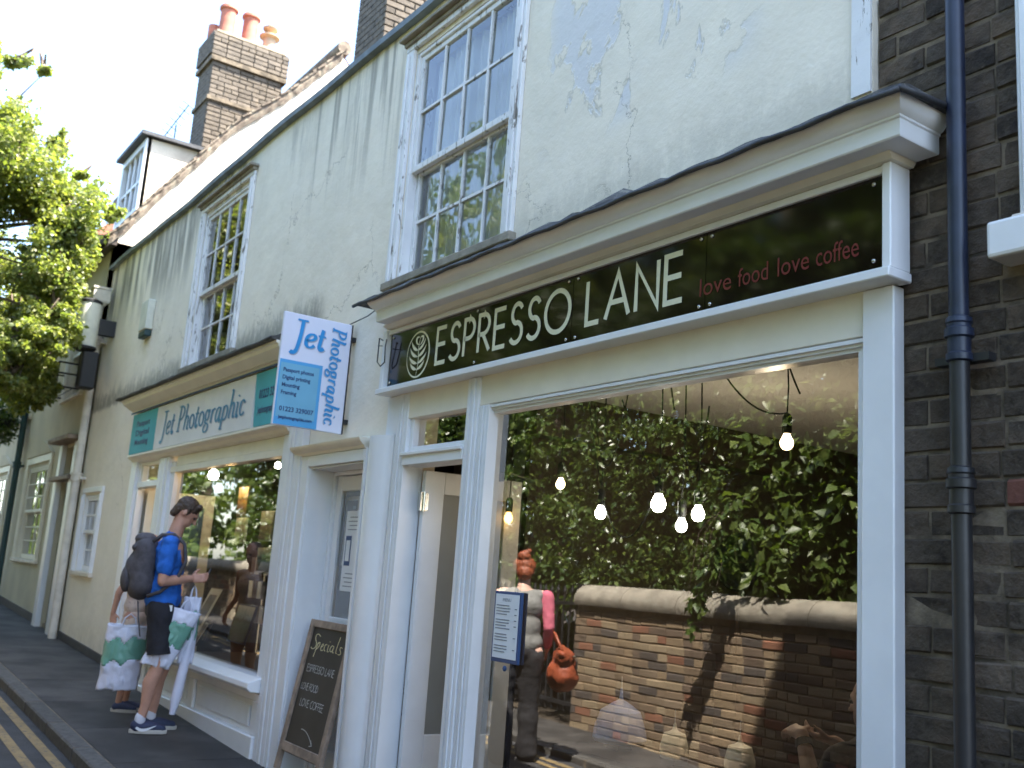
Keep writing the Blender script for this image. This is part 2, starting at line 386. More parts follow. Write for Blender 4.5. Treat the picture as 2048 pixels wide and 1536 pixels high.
def textmesh(s, size=1., bold=0., extrude=0., shear=0., align='LEFT'):
    cu = bpy.data.curves.new('txt', 'FONT'); cu.body = s; cu.size = size; cu.extrude = extrude; cu.shear = shear; cu.align_x = align; cu.resolution_u = 3; cu.offset = bold
    o = bpy.data.objects.new('txt', cu); COL.objects.link(o)
    me = evalmesh(o); bpy.data.objects.remove(o); bpy.data.curves.remove(cu)
    v = [tuple(p.co) for p in me.vertices]; f = [tuple(p.vertices) for p in me.polygons]
    bpy.data.meshes.remove(me); return v, f
def put(mb, vf, T):
    v, f = vf; mb.add([T @ Vector(p) for p in v], f); return mb
def fitx(vf, width):
    v, f = vf; xs = [p[0] for p in v]; k = width/(max(xs)-min(xs)); x0 = min(xs)
    return [((p[0]-x0)*k, p[1], p[2]) for p in v], f
# face-plane transforms: text x to the right of the viewer
def TF(x, y, z): return Matrix(((1, 0, 0, x), (0, 0, -1, y), (0, 1, 0, z), (0, 0, 0, 1)))           # on facade, facing -y
def TX(x, y, z): return Matrix(((0, 0, 1, x), (1, 0, 0, y), (0, 1, 0, z), (0, 0, 0, 1)))             # facing +x, reading towards +y

# stroke lettering ------------------------------------------------
def arc(cx, cy, rx, ry, a0, a1, n=14):
    return [(cx+rx*math.cos(R(a0+(a1-a0)*i/n)), cy+ry*math.sin(R(a0+(a1-a0)*i/n))) for i in range(n+1)]
GL = {
 'E': (.50, [[(.46, 1), (0, 1), (0, 0), (.48, 0)], [(0, .53), (.44, .53)]]),
 'S': (.52, [arc(.27, .75, .21, .25, 25, 260)+arc(.24, .26, .25, .26, 80, -150)]),
 'P': (.50, [[(0, 0), (0, 1), (.2, 1)]+arc(.2, .735, .27, .265, 90, -90)+[(0, .47)]]),
 'R': (.54, [[(0, 0), (0, 1), (.2, 1)]+arc(.2, .735, .27, .265, 90, -90)+[(0, .47)], [(.2, .47), (.52, 0)]]),
 'O': (.92, [arc(.46, .5, .46, .5, 90, 450, 30)]),
 'L': (.42, [[(0, 1), (0, 0), (.42, 0)]]),
 'A': (.74, [[(0, 0), (.37, 1), (.74, 0)], [(.13, .35), (.61, .35)]]),
 'N': (.64, [[(0, 0), (0, 1), (.64, 0), (.64, 1)]]),
 'V': (.66, [[(0, 1), (.33, 0), (.66, 1)]]),
 'F': (.46, [[(.46, 1), (0, 1), (0, 0)], [(0, .52), (.4, .52)]]),
 'C': (.70, [arc(.45, .5, .45, .5, 50, 310, 20)]),
 'D': (.66, [[(0, 0), (0, 1), (.15, 1)]+arc(.15, .5, .5, .5, 90, -90, 16)+[(0, 0)]]),
 ' ': (.3, []),
}
def ribbon(pts, w, z=0.):
    """flat ribbon with mitred joints; w is a number, a list or a function of (dx, dy, s)"""
    p = [Vector(q) for q in pts]; n = len(p); v = []; f = []
    for i in range(n):
        a = (p[i]-p[i-1]) if i else (p[1]-p[0]); b = (p[i+1]-p[i]) if i < n-1 else a
        if i == 0: a = b
        a = a.normalized(); b = b.normalized(); t = (a+b)
        t = t.normalized() if t.length > 1e-4 else a
        nn = Vector((-t.y, t.x)); k = 1/max(.45, nn.dot(Vector((-a.y, a.x))))
        ww = w(t.x, t.y, i/(n-1)) if callable(w) else (w[i] if isinstance(w, (list, tuple)) else w)
        q = nn*ww*.5*k; v += [(p[i].x+q.x, p[i].y+q.y, z), (p[i].x-q.x, p[i].y-q.y, z)]
    for i in range(n-1): f.append((2*i, 2*i+1, 2*i+3, 2*i+2))
    return v, f
def strokes(mb, T, text, size, w, gap=.16, width=None, jitter=0., slant=0., each=None):
    x = 0; out = []
    for n_, ch in enumerate(text):
        adv, st = GL[ch]
        for s_ in st: out.append((n_, [(x+a+slant*b+random.uniform(-1, 1)*jitter, b+random.uniform(-1, 1)*jitter) for a, b in s_]))
        x += adv+gap
    tot = x-gap; k = (width/tot) if width else size
    for n_, ch in enumerate(text):
        mm = MB() if each else mb
        for i, (q, s_) in enumerate(out):
            if q == n_: put(mm, ribbon([(a*k, b*size) for a, b in s_], w, i*.0003), T)
        if each and mm.v: mm.build('letter', each[0], each[1])
    return mb
# pen-drawn italic serif letters (x height .5, cap 1)
def bez(p0, p1, p2, p3, n=10):
    P = [Vector(p) for p in (p0, p1, p2, p3)]
    return [tuple((1-t)**3*P[0]+3*(1-t)**2*t*P[1]+3*(1-t)*t*t*P[2]+t**3*P[3]) for t in [i/n for i in range(n+1)]]
H, h_ = .16, .05
IT = {  # (advance, [(points, widthspec)])  widthspec: 'b' broad, 't' thin, 'p' pen
 'J': (.50, [(bez((.38, 1), (.36, .55), (.30, .2), (.22, -.12))+bez((.22, -.12), (.17, -.3), (.05, -.33), (-.04, -.25))[1:], 'b'), ([(.16, 1), (.58, 1)], 't')]),
 'P': (.62, [([(.26, 1), (.12, 0)], 'b'), ([(0, 0), (.27, 0)], 't'), ([(.1, 1), (.3, 1)]+bez((.3, 1), (.75, 1.02), (.66, .45), (.2, .45)), 'p')]),
 'e': (.46, [(bez((.06, .27), (.28, .27), (.42, .35), (.40, .46))+bez((.40, .46), (.36, .60), (.04, .56), (.04, .2))[1:]+bez((.04, .2), (.04, -.04), (.26, -.04), (.38, .12))[1:], 'p')]),
 't': (.34, [([(.22, .78), (.10, .12)]+bez((.10, .12), (.09, -.03), (.2, -.03), (.29, .07))[1:], 'b'), ([(.04, .52), (.34, .52)], 't')]),
 'h': (.52, [([(.24, 1.02), (.06, 0)], 'b'), ([(.12, 1.0), (.24, 1.02)], 't'), (bez((.12, .3), (.2, .56), (.44, .62), (.41, .38))+[(.36, .1)]+bez((.36, .1), (.35, -.02), (.42, -.03), (.48, .05))[1:], 'p')]),
 'o': (.48, [(arc(.24, .26, .19, .27, 90, 450, 20), 'p')]),
 'g': (.50, [(arc(.24, .34, .15, .19, 90, 450, 16), 'p'), (bez((.14, .19), (.06, .05), (.14, .04), (.26, .02))+bez((.26, .02), (.44, -.02), (.40, -.3), (.16, -.3))[1:]+bez((.16, -.3), (-.06, -.3), (-.02, -.08), (.14, -.01))[1:], 'p'), ([(.34, .45), (.46, .5)], 'b')]),
 'r': (.38, [([(.14, .5), (.06, 0)], 'b'), (bez((.11, .28), (.16, .46), (.26, .56), (.38, .48)), 'p')]),
 'a': (.50, [(bez((.38, .48), (.1, .62), (-.02, .2), (.08, .04))+bez((.08, .04), (.16, -.08), (.32, .12), (.36, .35))[1:], 'p'), ([(.41, .5), (.34, .1)]+bez((.34, .1), (.33, -.02), (.4, -.03), (.46, .05))[1:], 'b')]),
 'p': (.52, [([(.16, .5), (0, -.32)], 'b'), ([(-.08, -.32), (.12, -.32)], 't'), (bez((.12, .32), (.2, .58), (.46, .56), (.44, .28))+bez((.44, .28), (.42, -.02), (.2, -.06), (.08, .06))[1:], 'p')]),
 'i': (.28, [([(.14, .5), (.07, .1)]+bez((.07, .1), (.06, -.02), (.14, -.03), (.2, .05))[1:], 'b'), ([(.18, .76), (.17, .70)], 'b'), ([(.04, .49), (.15, .5)], 't')]),
 'c': (.42, [(bez((.36, .42), (.28, .6), (.03, .55), (.04, .2))+bez((.04, .2), (.05, -.05), (.26, -.04), (.35, .1))[1:], 'p')]),
 's': (.38, [(bez((.33, .44), (.2, .6), (-.02, .46), (.14, .28))+bez((.14, .28), (.4, .12), (.16, -.1), (0, .06))[1:], 'p')]),
 'l': (.26, [([(.22, 1.0), (.07, .1)]+bez((.07, .1), (.06, -.02), (.14, -.03), (.2, .05))[1:], 'b')]),
 ' ': (.26, []),
}
def italic(mb, T, text, size, width=None, bold=.10, thin=.045, gap=.02, shear=.0, mono=None, each=None):
    x = 0; out = []
    for n_, ch in enumerate(text):
        adv, st = IT[ch]
        for p, k in st: out.append(([(x+a+shear*b, b) for a, b in p], k, n_))
        x += adv+gap
    kx = width/x if width else size
    mbs = {}
    for i, (p, k, n_) in enumerate(out):
        if mono: wf = mono*size
        elif k == 'b': wf = bold*size
        elif k == 't': wf = thin*size
        else: wf = lambda dx, dy, s: size*(thin+(bold-thin)*min(1, abs(dy)**1.3))
        put(mbs.setdefault(n_, MB()) if each else mb, ribbon([(a*kx, b*size) for a, b in p], wf, (i % 4)*.0003), T)
    for q in mbs.values(): q.build('letter', each[0], each[1])
    return mb

# wall sheet with rectangular openings, real thickness -------------
def wall_holes(x0, x1, z0, z1, holes, y0, y1, zg=None):
    """solid wall between y0 (front) and y1 (back) with rectangular holes (hx0,hx1,hz0,hz1)"""
    xs = sorted({x0, x1, *[a for h in holes for a in h[:2] if x0 < a < x1]}); zs = sorted({z0, z1, *[a for h in holes for a in h[2:] if z0 < a < z1]})
    def solid(i, j):
        if i < 0 or j < 0 or i >= len(xs)-1 or j >= len(zs)-1: return False
        cx = (xs[i]+xs[i+1])/2; cz = (zs[j]+zs[j+1])/2
        return not any(h[0] < cx < h[1] and h[2] < cz < h[3] for h in holes)
    mb = MB()
    for i in range(len(xs)-1):
        for j in range(len(zs)-1):
            if not solid(i, j): continue
            a, b, c, d = xs[i], xs[i+1], zs[j], zs[j+1]
            mb.add([(a, y0, c), (b, y0, c), (b, y0, d), (a, y0, d)], [(0, 1, 2, 3)])
            mb.add([(a, y1, c), (b, y1, c), (b, y1, d), (a, y1, d)], [(3, 2, 1, 0)])
            if not solid(i-1, j): mb.add([(a, y0, c), (a, y1, c), (a, y1, d), (a, y0, d)], [(3, 2, 1, 0)])
            if not solid(i+1, j): mb.add([(b, y0, c), (b, y1, c), (b, y1, d), (b, y0, d)], [(0, 1, 2, 3)])
            if not solid(i, j-1): mb.add([(a, y0, c), (b, y0, c), (b, y1, c), (a, y1, c)], [(3, 2, 1, 0)])
            if not solid(i, j+1): mb.add([(a, y0, d), (b, y0, d), (b, y1, d), (a, y1, d)], [(0, 1, 2, 3)])
    return mb

# ---------------------------------------------------------------- ground
def G(x): return -.035*x if x > -32 else 1.12
def strip(name, y0, y1, dz, m, x0=-34, x1=12, n=24, thick=0.):
    mb = MB(); xs = [x0+(x1-x0)*i/n for i in range(n+1)]
    v = []; f = []
    for x in xs: v += [(x, y0, G(x)+dz), (x, y1, G(x)+dz)]
    for i in range(n): f.append((2*i, 2*i+2, 2*i+3, 2*i+1))
    if thick:
        k = len(v)
        for x in xs: v += [(x, y0, G(x)+dz-thick), (x, y1, G(x)+dz-thick)]
        for i in range(n): f += [(k+2*i, 2*i, 2*i+2, k+2*i+2)[::-1], (k+2*i+1, 2*i+1, 2*i+3, k+2*i+3)]
    mb.add(v, f); return tag(mb.build(name, m), kind='structure')
gm = MB(); gm.add([(-400, -400, 1.0), (-34, -400, 1.0), (12, -400, -.7), (400, -400, -.7), (-400, 400, 1.0), (-34, 400, 1.0), (12, 400, -.7), (400, 400, -.7)], [(0, 1, 5, 4), (1, 2, 6, 5), (2, 3, 7, 6)])
tag(gm.build('ground', M['earth']), kind='structure')
strip('road', -2.6, -1.0, -.085, M['asphalt'])
strip('pavement', -.99, .06, 0, M['pave'], thick=.2)
strip('far_pavement', -3.5, -2.72, -.03, M['pave'], thick=.2)
k = strip('kerb', -1.12, -.99, .002, M['mortar'], thick=.2)
k2 = strip('far_kerb', -2.72, -2.6, -.028, M['mortar'], thick=.2)
for (kk, ya, yb, dz) in ((k, -1.127, -.992, .006), (k2, -2.722, -2.594, -.022)):
    x = -22.
    proto = None; i = 0
    while x < 1:
        L = .9; z = G(x)+dz; z1 = G(x+L)+dz
        if proto is None:
            mb = MB(); a, b = 0.006, L-.006
            mb.hexa([(a, ya, -.12), (a, ya, 0), (a, yb, -.12), (a, yb, 0), (b, ya, -.12+z1-z), (b, ya, z1-z), (b, yb, -.12+z1-z), (b, yb, z1-z)])
            o = mb.build('kerb_stone', M['kerb'], kk, bevel=.012); proto = o; o.location = (x, 0, z)
        else:
            o = proto.copy(); COL.objects.link(o); o.parent = kk; o.location = (x, 0, z)
        x += L
for y0, dzz in ((-1.27, 0), (-1.45, 0)):
    strip('yellow_line', y0, y0+.075, -.081, M['yellow'])
for y0 in (-2.33, -2.47):
    strip('yellow_line', y0, y0+.07, -.081, M['yellow'])
# paving slab joints on near pavement: slabs as real pieces near the man
pv = [o for o in COL.objects if o.name == 'pavement'][0]
x = -14.; protos = {}
while x < -1.:
    L = 1.15
    o = protos.get('s')
    if o is None:
        mb = MB(); a, b = .005, L-.005; dz = G(x+L)-G(x)
        mb.hexa([(a, -.985, -.03), (a, -.985, .004), (a, -.03, -.03), (a, -.03, .004), (b, -.985, -.03+dz), (b, -.985, .004+dz), (b, -.03, -.03+dz), (b, -.03, .004+dz)])
        o = mb.build('paving_slab', M['pave'], pv, bevel=.004); protos['s'] = o
    else:
        o = o.copy(); COL.objects.link(o); o.parent = pv
    o.location = (x, 0, G(x)+random.uniform(0, .002)); x += L

# ================================================================ CREAM BUILDING
XL, XR, ZP = -14.0, -2.085, 5.38
cb = empty('rendered_shop_building', (-8, 0, .28), 'long cream rendered two storey building with peeling paint, sash windows and two shopfronts', 'building')
holes = [(-5.68, -4.44, 3.45, 5.06), (-10.05, -8.75, 3.45, 5.06), (-13.62, -12.78, 1.34, 2.27),
         (-5.42, -2.10, .15, 2.66), (-11.28, -7.15, .3, 2.62), (-6.66, -5.80, .1, 2.28)]
wall_holes(XL, XR, -.3, ZP-.04, holes, 0., .26).build('wall', M['render'], cb)
# slim quoin strip at the right end
MB().box(-2.17, -2.088, -.012, -.002, 3.42, ZP-.03).build('corner_strip', M['flaky'], cb)
mb = MB(); n = 10
for i in range(n):
    a = -13.95+2.5*i/n; b = -13.95+2.5*(i+1)/n; mb.hexa([(a, -.022, G(a)-.1), (a, -.022, G(a)+.09), (a, -.002, G(a)-.1), (a, -.002, G(a)+.09), (b, -.022, G(b)-.1), (b, -.022, G(b)+.09), (b, -.002, G(b)-.1), (b, -.002, G(b)+.09)])
mb.build('dark_base_strip', M['lead'], cb)  # thin dark strip along the foot of the shop wall
# parapet coping, wavy
mb = MB(); n = 60
for i in range(n):
    a = XL-.02+(XR-XL+.02)*i/n; b = XL-.02+(XR-XL+.02)*(i+1)/n
    fa = .018*math.sin(a*1.3)+.01*math.sin(a*3.7); fb = .018*math.sin(b*1.3)+.01*math.sin(b*3.7)
    mb.add([(a, -.055, ZP-.05+fa*.6), (a, -.058, ZP-.005+fa*.6), (a, .3, ZP+.0+fa*.6), (a, .3, ZP-.06), (b, -.055, ZP-.05+fb*.6), (b, -.058, ZP-.005+fb*.6), (b, .3, ZP+.0+fb*.6), (b, .3, ZP-.06)],
           [(0, 4, 5, 1), (1, 5, 6, 2), (2, 6, 7, 3), (3, 7, 4, 0)])
mb.build('parapet_coping', M['coping_lead'], cb)
# flat-pitched roof, rear and inner floors
MB().add([(XL, .26, ZP-.08), (XR, .26, ZP-.08), (XR, 6.0, ZP+.05), (XL, 6.0, ZP+.05)], [(0, 1, 2, 3)]).build('roof', M['lead'], cb)
MB().box(XL, XR, 6., 6.2, -.3, ZP+.04).box(XL, XL+.15, .27, 5.99, -.3, ZP-.09).box(XR-.15, XR, .27, 5.99, -.3, ZP-.09).build('rear_wall', M['room'], cb)
MB().box(XL+.16, XR-.16, .27, 5.98, 2.95, 3.2).build('upper_floor', M['ceil_in'], cb)
MB().box(XL+.16, XR-.16, .27, 5.98, 5.2, 5.3).build('upper_ceiling', M['ceil_in'], cb)

def sash(parent, x0, x1, z0, z1, cols, rows, zm, mfr, casing=.085, cur=False, yb=0., name='sash_window', gl='oldglass', head=True):
    """double-hung sash: casing proud of the wall, upper sash outside, lower sash inside"""
    mb = MB()
    c = casing
    for a, b in ((x0-c, x0), (x1, x1+c)):
        mb.box(a, b, yb-.03, yb-.001, z0-.02, z1+c*.3)
        mb.box(a+c*.22 if a < x0-.001 and b == x0 else a+c*.45, (b-c*.45) if b == x0 else b-c*.22, yb-.042, yb-.03, z0, z1)
    mb.box(x0-c, x1+c, yb-.032, yb-.001, z1+c*.3+.002, z1+c)
    # inner box linings
    for a, b in ((x0+.002, x0+.035), (x1-.035, x1-.002)): mb.box(a, b, yb+.002, yb+.14, z0+.002, z1-.002)
    mb.box(x0+.036, x1-.036, yb+.003, yb+.14, z1-.03, z1-.003)
    fr = mb.build(name, mfr, parent, bevel=.004)
    if head: MB().box(x0-c-.03, x1+c+.03, yb-.085, yb-.002, z1+c+.002, z1+c+.028).box(x0-c-.01, x1+c+.01, yb-.05, yb-.004, z1+c-.03, z1+c).build('head_moulding', M['stonecope'], fr, bevel=.004)
    MB().box(x0-c-.02, x1+c+.02, yb-.05, yb+.13, z0-.055, z0-.002).build('sill', M['stonecope'] if head else M['sillstone'], fr, bevel=.006)
    X0, X1 = x0+.036, x1-.036
    for (za, zb, y, nr, nm) in ((zm, z1-.03, yb+.018, rows, 'upper_sash'), (z0, zm+.03, yb+.062, rows, 'lower_sash')):
        mb = MB(); st = .042
        mb.box(X0, X0+st, y, y+.038, za, zb).box(X1-st, X1, y, y+.038, za, zb)
        mb.box(X0+st, X1-st, y+.001, y+.037, zb-.04, zb).box(X0+st, X1-st, y+.001, y+.037, za, za+(.045 if nm[0] == 'u' else .07))
        s_ = mb.build(nm, mfr, fr, bevel=.004)
        s_.name = nm
        zb_, za_ = zb-.04, za+(.045 if nm[0] == 'u' else .07)
        gb = MB(); w = .018
        for i in range(1, cols):
            xc = X0+st+(X1-X0-2*st)*i/cols; gb.box(xc-w/2, xc+w/2, y+.004, y+.032, za_+.001, zb_-.001)
        for j in range(1, nr):
            zc = za_+(zb_-za_)*j/nr; gb.box(X0+st+.001, X1-st-.001, y+.006, y+.030, zc-w/2, zc+w/2)
        gb.build('glazing_bars', mfr, fr)
        for i in range(cols):
            for j in range(nr):
                xa = X0+st+(X1-X0-2*st)*i/cols; xb = X0+st+(X1-X0-2*st)*(i+1)/cols
                zc = za_+(zb_-za_)*j/nr; zd = za_+(zb_-za_)*(j+1)/nr
                pane('pane', M[gl], fr, xa+w/2, xb-w/2, y+.018, zc+w/2, zd-w/2, .012)
    if cur:
        # hanging net curtains
        v = []; f = []; n = 120; m = 10
        for i in range(n+1):
            u = i/n; x = x0+.05+(x1-x0-.1)*u
            for j in range(m+1):
                t = j/m; z = z1-.05-(z1-z0-.08)*t
                gather = 0
                xx = x
                if cur == 2 and u > .72: xx = x-.0+(.06*math.sin(t*3))*(u-.72)/.28
                yy = yb+.150+.034*math.sin(u*80+1.5*math.sin(u*17)+t*.8)+.012*math.sin(u*37+t*2)
                v.append((xx, yy, z))
        for i in range(n):
            for j in range(m): a = i*(m+1)+j; f.append((a, a+1, a+m+2, a+m+1))
        cm = MB(); cm.add(v, f); cm.build('net_curtain', M['curtain'], fr, smooth=True)
    return fr
sash(cb, -5.68, -4.44, 3.45, 5.06, 4, 2, 4.19, M['flaky'], .10, cur=1)['label'] = 'flaking white sash window with net curtains above the cafe sign'
sash(cb, -10.05, -8.75, 3.45, 5.06, 4, 2, 4.19, M['flaky'], .10)['label'] = 'white sash window above the photo shop'
# rooms behind upstairs windows
for a, b in ((-6.4, -3.7), (-10.8, -8.0)):
    MB().box(a-.05, a, .28, 2.6, 3.21, 5.19).box(b, b+.05, .28, 2.6, 3.21, 5.19).box(a, b, 2.6, 2.65, 3.21, 5.19).build('room_partition', M['room'], cb)
sash(cb, -13.62, -12.78, 1.34, 2.27, 3, 2, 1.80, M['white'], .09, head=False)['label'] = 'small white ground floor sash window beside the cream pipe'
MB().box(-13.8, -12.6, .7, .75, 1.0, 2.6).build('room_partition', M['room'], cb)

# ---- cornice with returned ends
def cornice(prof, xl, xr, k, kl, m, name, parent, yw=0.):
    """prof: closed list of (projection, z); mitred returns at both ends"""
    n = len(prof); v = []
    for (p, z) in prof: v.append((xl-p*kl, yw-.002, z))
    for (p, z) in prof: v.append((xl-p*kl, -p, z))
    for (p, z) in prof: v.append((xr+p*k, -p, z))
    for (p, z) in prof: v.append((xr+p*k, yw-.002, z))
    f = [tuple(range(n)), tuple(range(3*n, 4*n))[::-1]]
    for s_ in range(3):
        for i in range(n): j = (i+1) % n; f.append((s_*n+i, s_*n+j, (s_+1)*n+j, (s_+1)*n+i))
    mb = MB(); mb.add(v, f); return mb.build(name, m, parent, smooth='auto')

# ---- cafe shopfront
sf = MB(); sf.box(-5.42, -2.02, -.03, .05, 2.505, 2.70)
esp = sf.build('cafe_shopfront', M['cream'], cb, bevel=.003)
esp['label'] = 'white cafe shopfront with fascia frame, door and one large window'
cornice([(.01, 3.092), (.215, 3.092), (.22, 3.097), (.22, 3.152), (.228, 3.156), (.228, 3.164), (.24, 3.168), (.262, 3.185), (.278, 3.203), (.28, 3.212), (.01, 3.212)], -5.36, -1.98, .7, .45, M['white'], 'cornice', esp)
cornice([(.01, 3.073), (.125, 3.073), (.132, 3.079), (.145, 3.084), (.150, 3.091), (.01, 3.091)], -5.46, -1.965, .35, .3, M['cream'], 'bed_mould', esp)
# lead dressed over the cornice: front edge and sloping top
mb = MB(); n = 46; prev = None
for i in range(n+1):
    x = -5.62+(3.85)*i/n; wv = .006*math.sin(x*9)+.005*math.sin(x*23)+(.014 if i == 26 else 0)
    hp_ = 3.405 if x < -2.08 else 3.405-(x+2.08)/.31*.17
    ring = [(x, .0, hp_+wv*2), (x, -.25, 3.237+wv), (x, -.300+wv*.4, 3.222+wv), (x, -.304, 3.200+wv*.6), (x, -.285, 3.2135), (x, -.0, 3.2135)]
    mb.v += ring
    if prev is not None:
        for j in range(6): q = (j+1) % 6; mb.f.append((prev+j, prev+q, len(mb.v)-6+q, len(mb.v)-6+j))
    prev = len(mb.v)-6
mb.f.append(tuple(range(6))); mb.f.append(tuple(prev+j for j in range(6))[::-1])
mb.build('lead_flashing', M['leadtop'], esp)
MB().tube([(-5.63+3.86*i/40, -.304, 3.207+.005*math.sin(i*1.7)) for i in range(41)], .011, 6).tube([(-1.77, -.304, 3.207), (-1.765, -.2, 3.214), (-1.76, -.005, 3.225)], .012, 6).build('lead_roll', M['lead'], esp, smooth=True)
# fascia frame around the sign
mb = MB(); F0, F1, Z0, Z1 = -5.555, -1.935, 2.665, 3.072
mb.box(F0, F0+.045, -.112, -.002, Z0+.035, Z1).box(F1-.035, F1, -.112, -.002, Z0+.035, Z1)
mb.box(F0+.046, F1-.036, -.072, -.004, Z0+.036, Z1-.002)
mb.box(F0-.008, F1+.006, -.13, -.002, Z0, Z0+.034)
mb.box(F0+.046, F1-.036, -.10, -.073, Z1-.030, Z1-.001)
mb.box(F0+.047, F1-.037, -.098, -.073, Z0+.035, Z0+.048)
mb.build('fascia_frame', M['white'], esp, bevel=.004)
# right pilaster, left pilaster, fluted mullion
def fluted(mb, x0, x1, y0, y1, z0, z1, n=3):
    mb.box(x0, x1, y0, y1, z0, z1); w = (x1-x0)
    for i in range(n):
        a = x0+w*(.1+.8*i/n); b = x0+w*(.1+.8*(i+.62)/n); mb.box(a, b, y0-.004-.004*(i % 2), y0-.0005, z0+.002, z1-.002)
    return mb
MB().box(-2.095, -1.972, -.042, .018, -.1, 2.662).build('pilaster', M['white'], esp, bevel=.004)
mb = MB(); pl_ = [(-5.762, -.001), (-5.762, -.030), (-5.745, -.038)]+[(-5.735+.26*i/16, -.040-.050*math.sin(math.pi*i/16)**.8) for i in range(17)]+[(-5.462, -.036), (-5.44, -.030), (-5.44, -.001)]
mb.prism(pl_, lambda p, t: (p[0], p[1], t), -.1, 2.42)
mb.box(-5.56, -5.42, -.028, -.0015, 2.422, 2.66)
mb.build('pilaster', M['white'], esp, smooth='auto')
fluted(MB(), -4.61, -4.50, -.045, .06, -.05, 2.66, 2).build('mullion', M['white'], esp, bevel=.003)
fluted(MB(), -4.498, -4.40, -.035, .06, .3, 2.503, 3).build('window_stile', M['white'], esp, bevel=.003)
fluted(MB(), -5.42, -5.285, -.035, .10, -.05, 2.66, 3).build('door_jamb', M['white'], esp, bevel=.003)
# window head mouldings stepping back to the glass, right slip, sill and stall riser
mb = MB()
for i, (z, y) in enumerate(((2.500, -.030), (2.488, -.018), (2.474, -.006))): mb.box(-4.398, -2.098, y, .06, z-.014, z)
mb.build('head_moulding', M['white'], esp)
MB().box(-2.125, -2.098, -.02, .06, .5, 2.458).build('window_stile', M['white'], esp)
MB().box(-4.50, -2.098, -.11, .08, .46, .52).build('window_sill', M['white'], esp, bevel=.008)
MB().box(-4.498, -2.098, -.03, .08, -.1, .458).build('stall_riser', M['white'], esp, bevel=.004)
pane('window_glass', M['glass'], esp, -4.40, -2.125, .03, .52, 2.459)
# transom bar, transom light
MB().box(-5.284, -4.612, -.05, .09, 2.22, 2.30).box(-5.30, -4.612, -.065, -.0505, 2.275, 2.298).build('transom', M['white'], esp, bevel=.004)
mb = MB().box(-5.284, -4.612, -.015, .07, 2.595, 2.66).box(-5.284, -5.245, -.012, .07, 2.302, 2.594).box(-4.65, -4.613, -.012, .07, 2.302, 2.594).box(-5.244, -4.651, -.01, .07, 2.302, 2.335)
mb.build('transom_frame', M['white'], esp, bevel=.004)
pane('transom_glass', M['glass'], esp, -5.244, -4.651, .03, 2.335, 2.594)
# open door leaf, hinged left, swung into the shop
hx, hy = -5.262, .09
A = R(84); D = Matrix.Translation((hx, hy, 0)) @ Matrix.Rotation(A, 4, 'Z')
mb = MB(); W = .66; zt = 2.205; zb0 = G(-5)+.03
mb.box(0, .13, -.045, 0, zb0, zt, D).box(W-.11, W, -.045, 0, zb0, zt, D).box(.131, W-.111, -.044, -.001, zt-.13, zt, D).box(.131, W-.111, -.044, -.001, zb0, .70, D)
leaf = mb.build('cafe_door', M['white'], esp, bevel=.003)
leaf['label'] = 'open white cafe door with grey glazed panel'
MB().box(.135, W-.115, -.028, -.018, .70, zt-.13, D).build('door_panel', M['greypanel'], leaf)
mb = MB(); kp = MB().box(.012, .118, -.048, -.0455, .78, 1.78, D)
for r_ in range(8):
    for cx in (.03, .1): kp.box(cx-.004, cx+.004, -.052, -.0485, .84+r_*.125, .848+r_*.125, D)
kp.build('push_plate', M['white'], leaf)
for zc in (2.02,):
    MB().box(-.022, -.004, -.052, -.012, zc-.055, zc+.055, D).tube([D @ Vector((-.002, -.056, zc-.06)), D @ Vector((-.002, -.056, zc+.06))], .008, 8).box(.004, .028, -.052, -.046, zc-.05, zc+.05, D).build('hinge', M['steel'], leaf)
MB().tube([(-5.0, .30, 2.19), (-4.75, .55, 2.17), (-4.66, .30, 2.19)], .008, 6).box(-4.98, -4.75, .28, .33, 2.15, 2.2).build('door_closer', M['darkmetal'], esp)
# cafe interior
ci = MB()
ci.box(-5.30, -5.25, .86, 5.0, .0, 2.94).box(-2.25, -2.236, .27, 5.0, .0, 2.94).box(-5.25, -2.25, 4.6, 4.7, .0, 2.94)
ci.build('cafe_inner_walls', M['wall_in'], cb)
MB().box(-5.4, -2.24, .05, 4.6, .02, .12).build('cafe_floor', M['floor_in'], cb)
MB().box(-5.25, -2.25, .27, 4.6, 2.80, 2.94).build('cafe_ceiling', M['ceil_in'], cb)
MB().box(-5.249, -5.12, .80, 4.59, 2.52, 2.799).build('ceiling_beam', M['darkwood'], cb)

# ---- side door between the shops
sd = MB()
for a, b, y in ((-6.78, -6.662, -.045), (-5.798, -5.765, -.045)): sd.box(a, b, y, -.001, -.05, 2.36)
sd.box(-6.66, -5.80, -.044, -.0015, 2.282, 2.36)
sdo = sd.build('side_doorway', M['white'], cb, bevel=.003); sdo['label'] = 'white recessed side doorway between the two shops'
cornice([(.002, 2.362), (.05, 2.362), (.06, 2.38), (.085, 2.392), (.10, 2.41), (.105, 2.425), (.002, 2.44)], -6.86, -5.80, .3, .3, M['cream'], 'door_cornice', sdo)
mb = MB().box(-6.659, -6.645, -.03, .2, -.05, 2.279).box(-5.815, -5.801, -.03, .2, -.05, 2.279).box(-6.644, -5.816, -.03, .2, 2.268, 2.279)
mb.box(-6.644, -6.61, .15, .2, -.05, 2.265).box(-5.85, -5.816, .15, .2, -.05, 2.265).box(-6.61, -5.85, .15, .2, 2.24, 2.266)
mb.build('reveal_lining', M['white'], sdo, bevel=.003)
mb = MB().box(-6.605, -6.53, .17, .21, .22, 2.235).box(-5.93, -5.855, .17, .21, .22, 2.235).box(-6.529, -5.931, .171, .209, 2.13, 2.234).box(-6.529, -5.931, .171, .209, 1.15, 1.27).box(-6.529, -5.931, .171, .209, .22, .42).box(-6.529, -5.931, .185, .2, .42, 1.15)
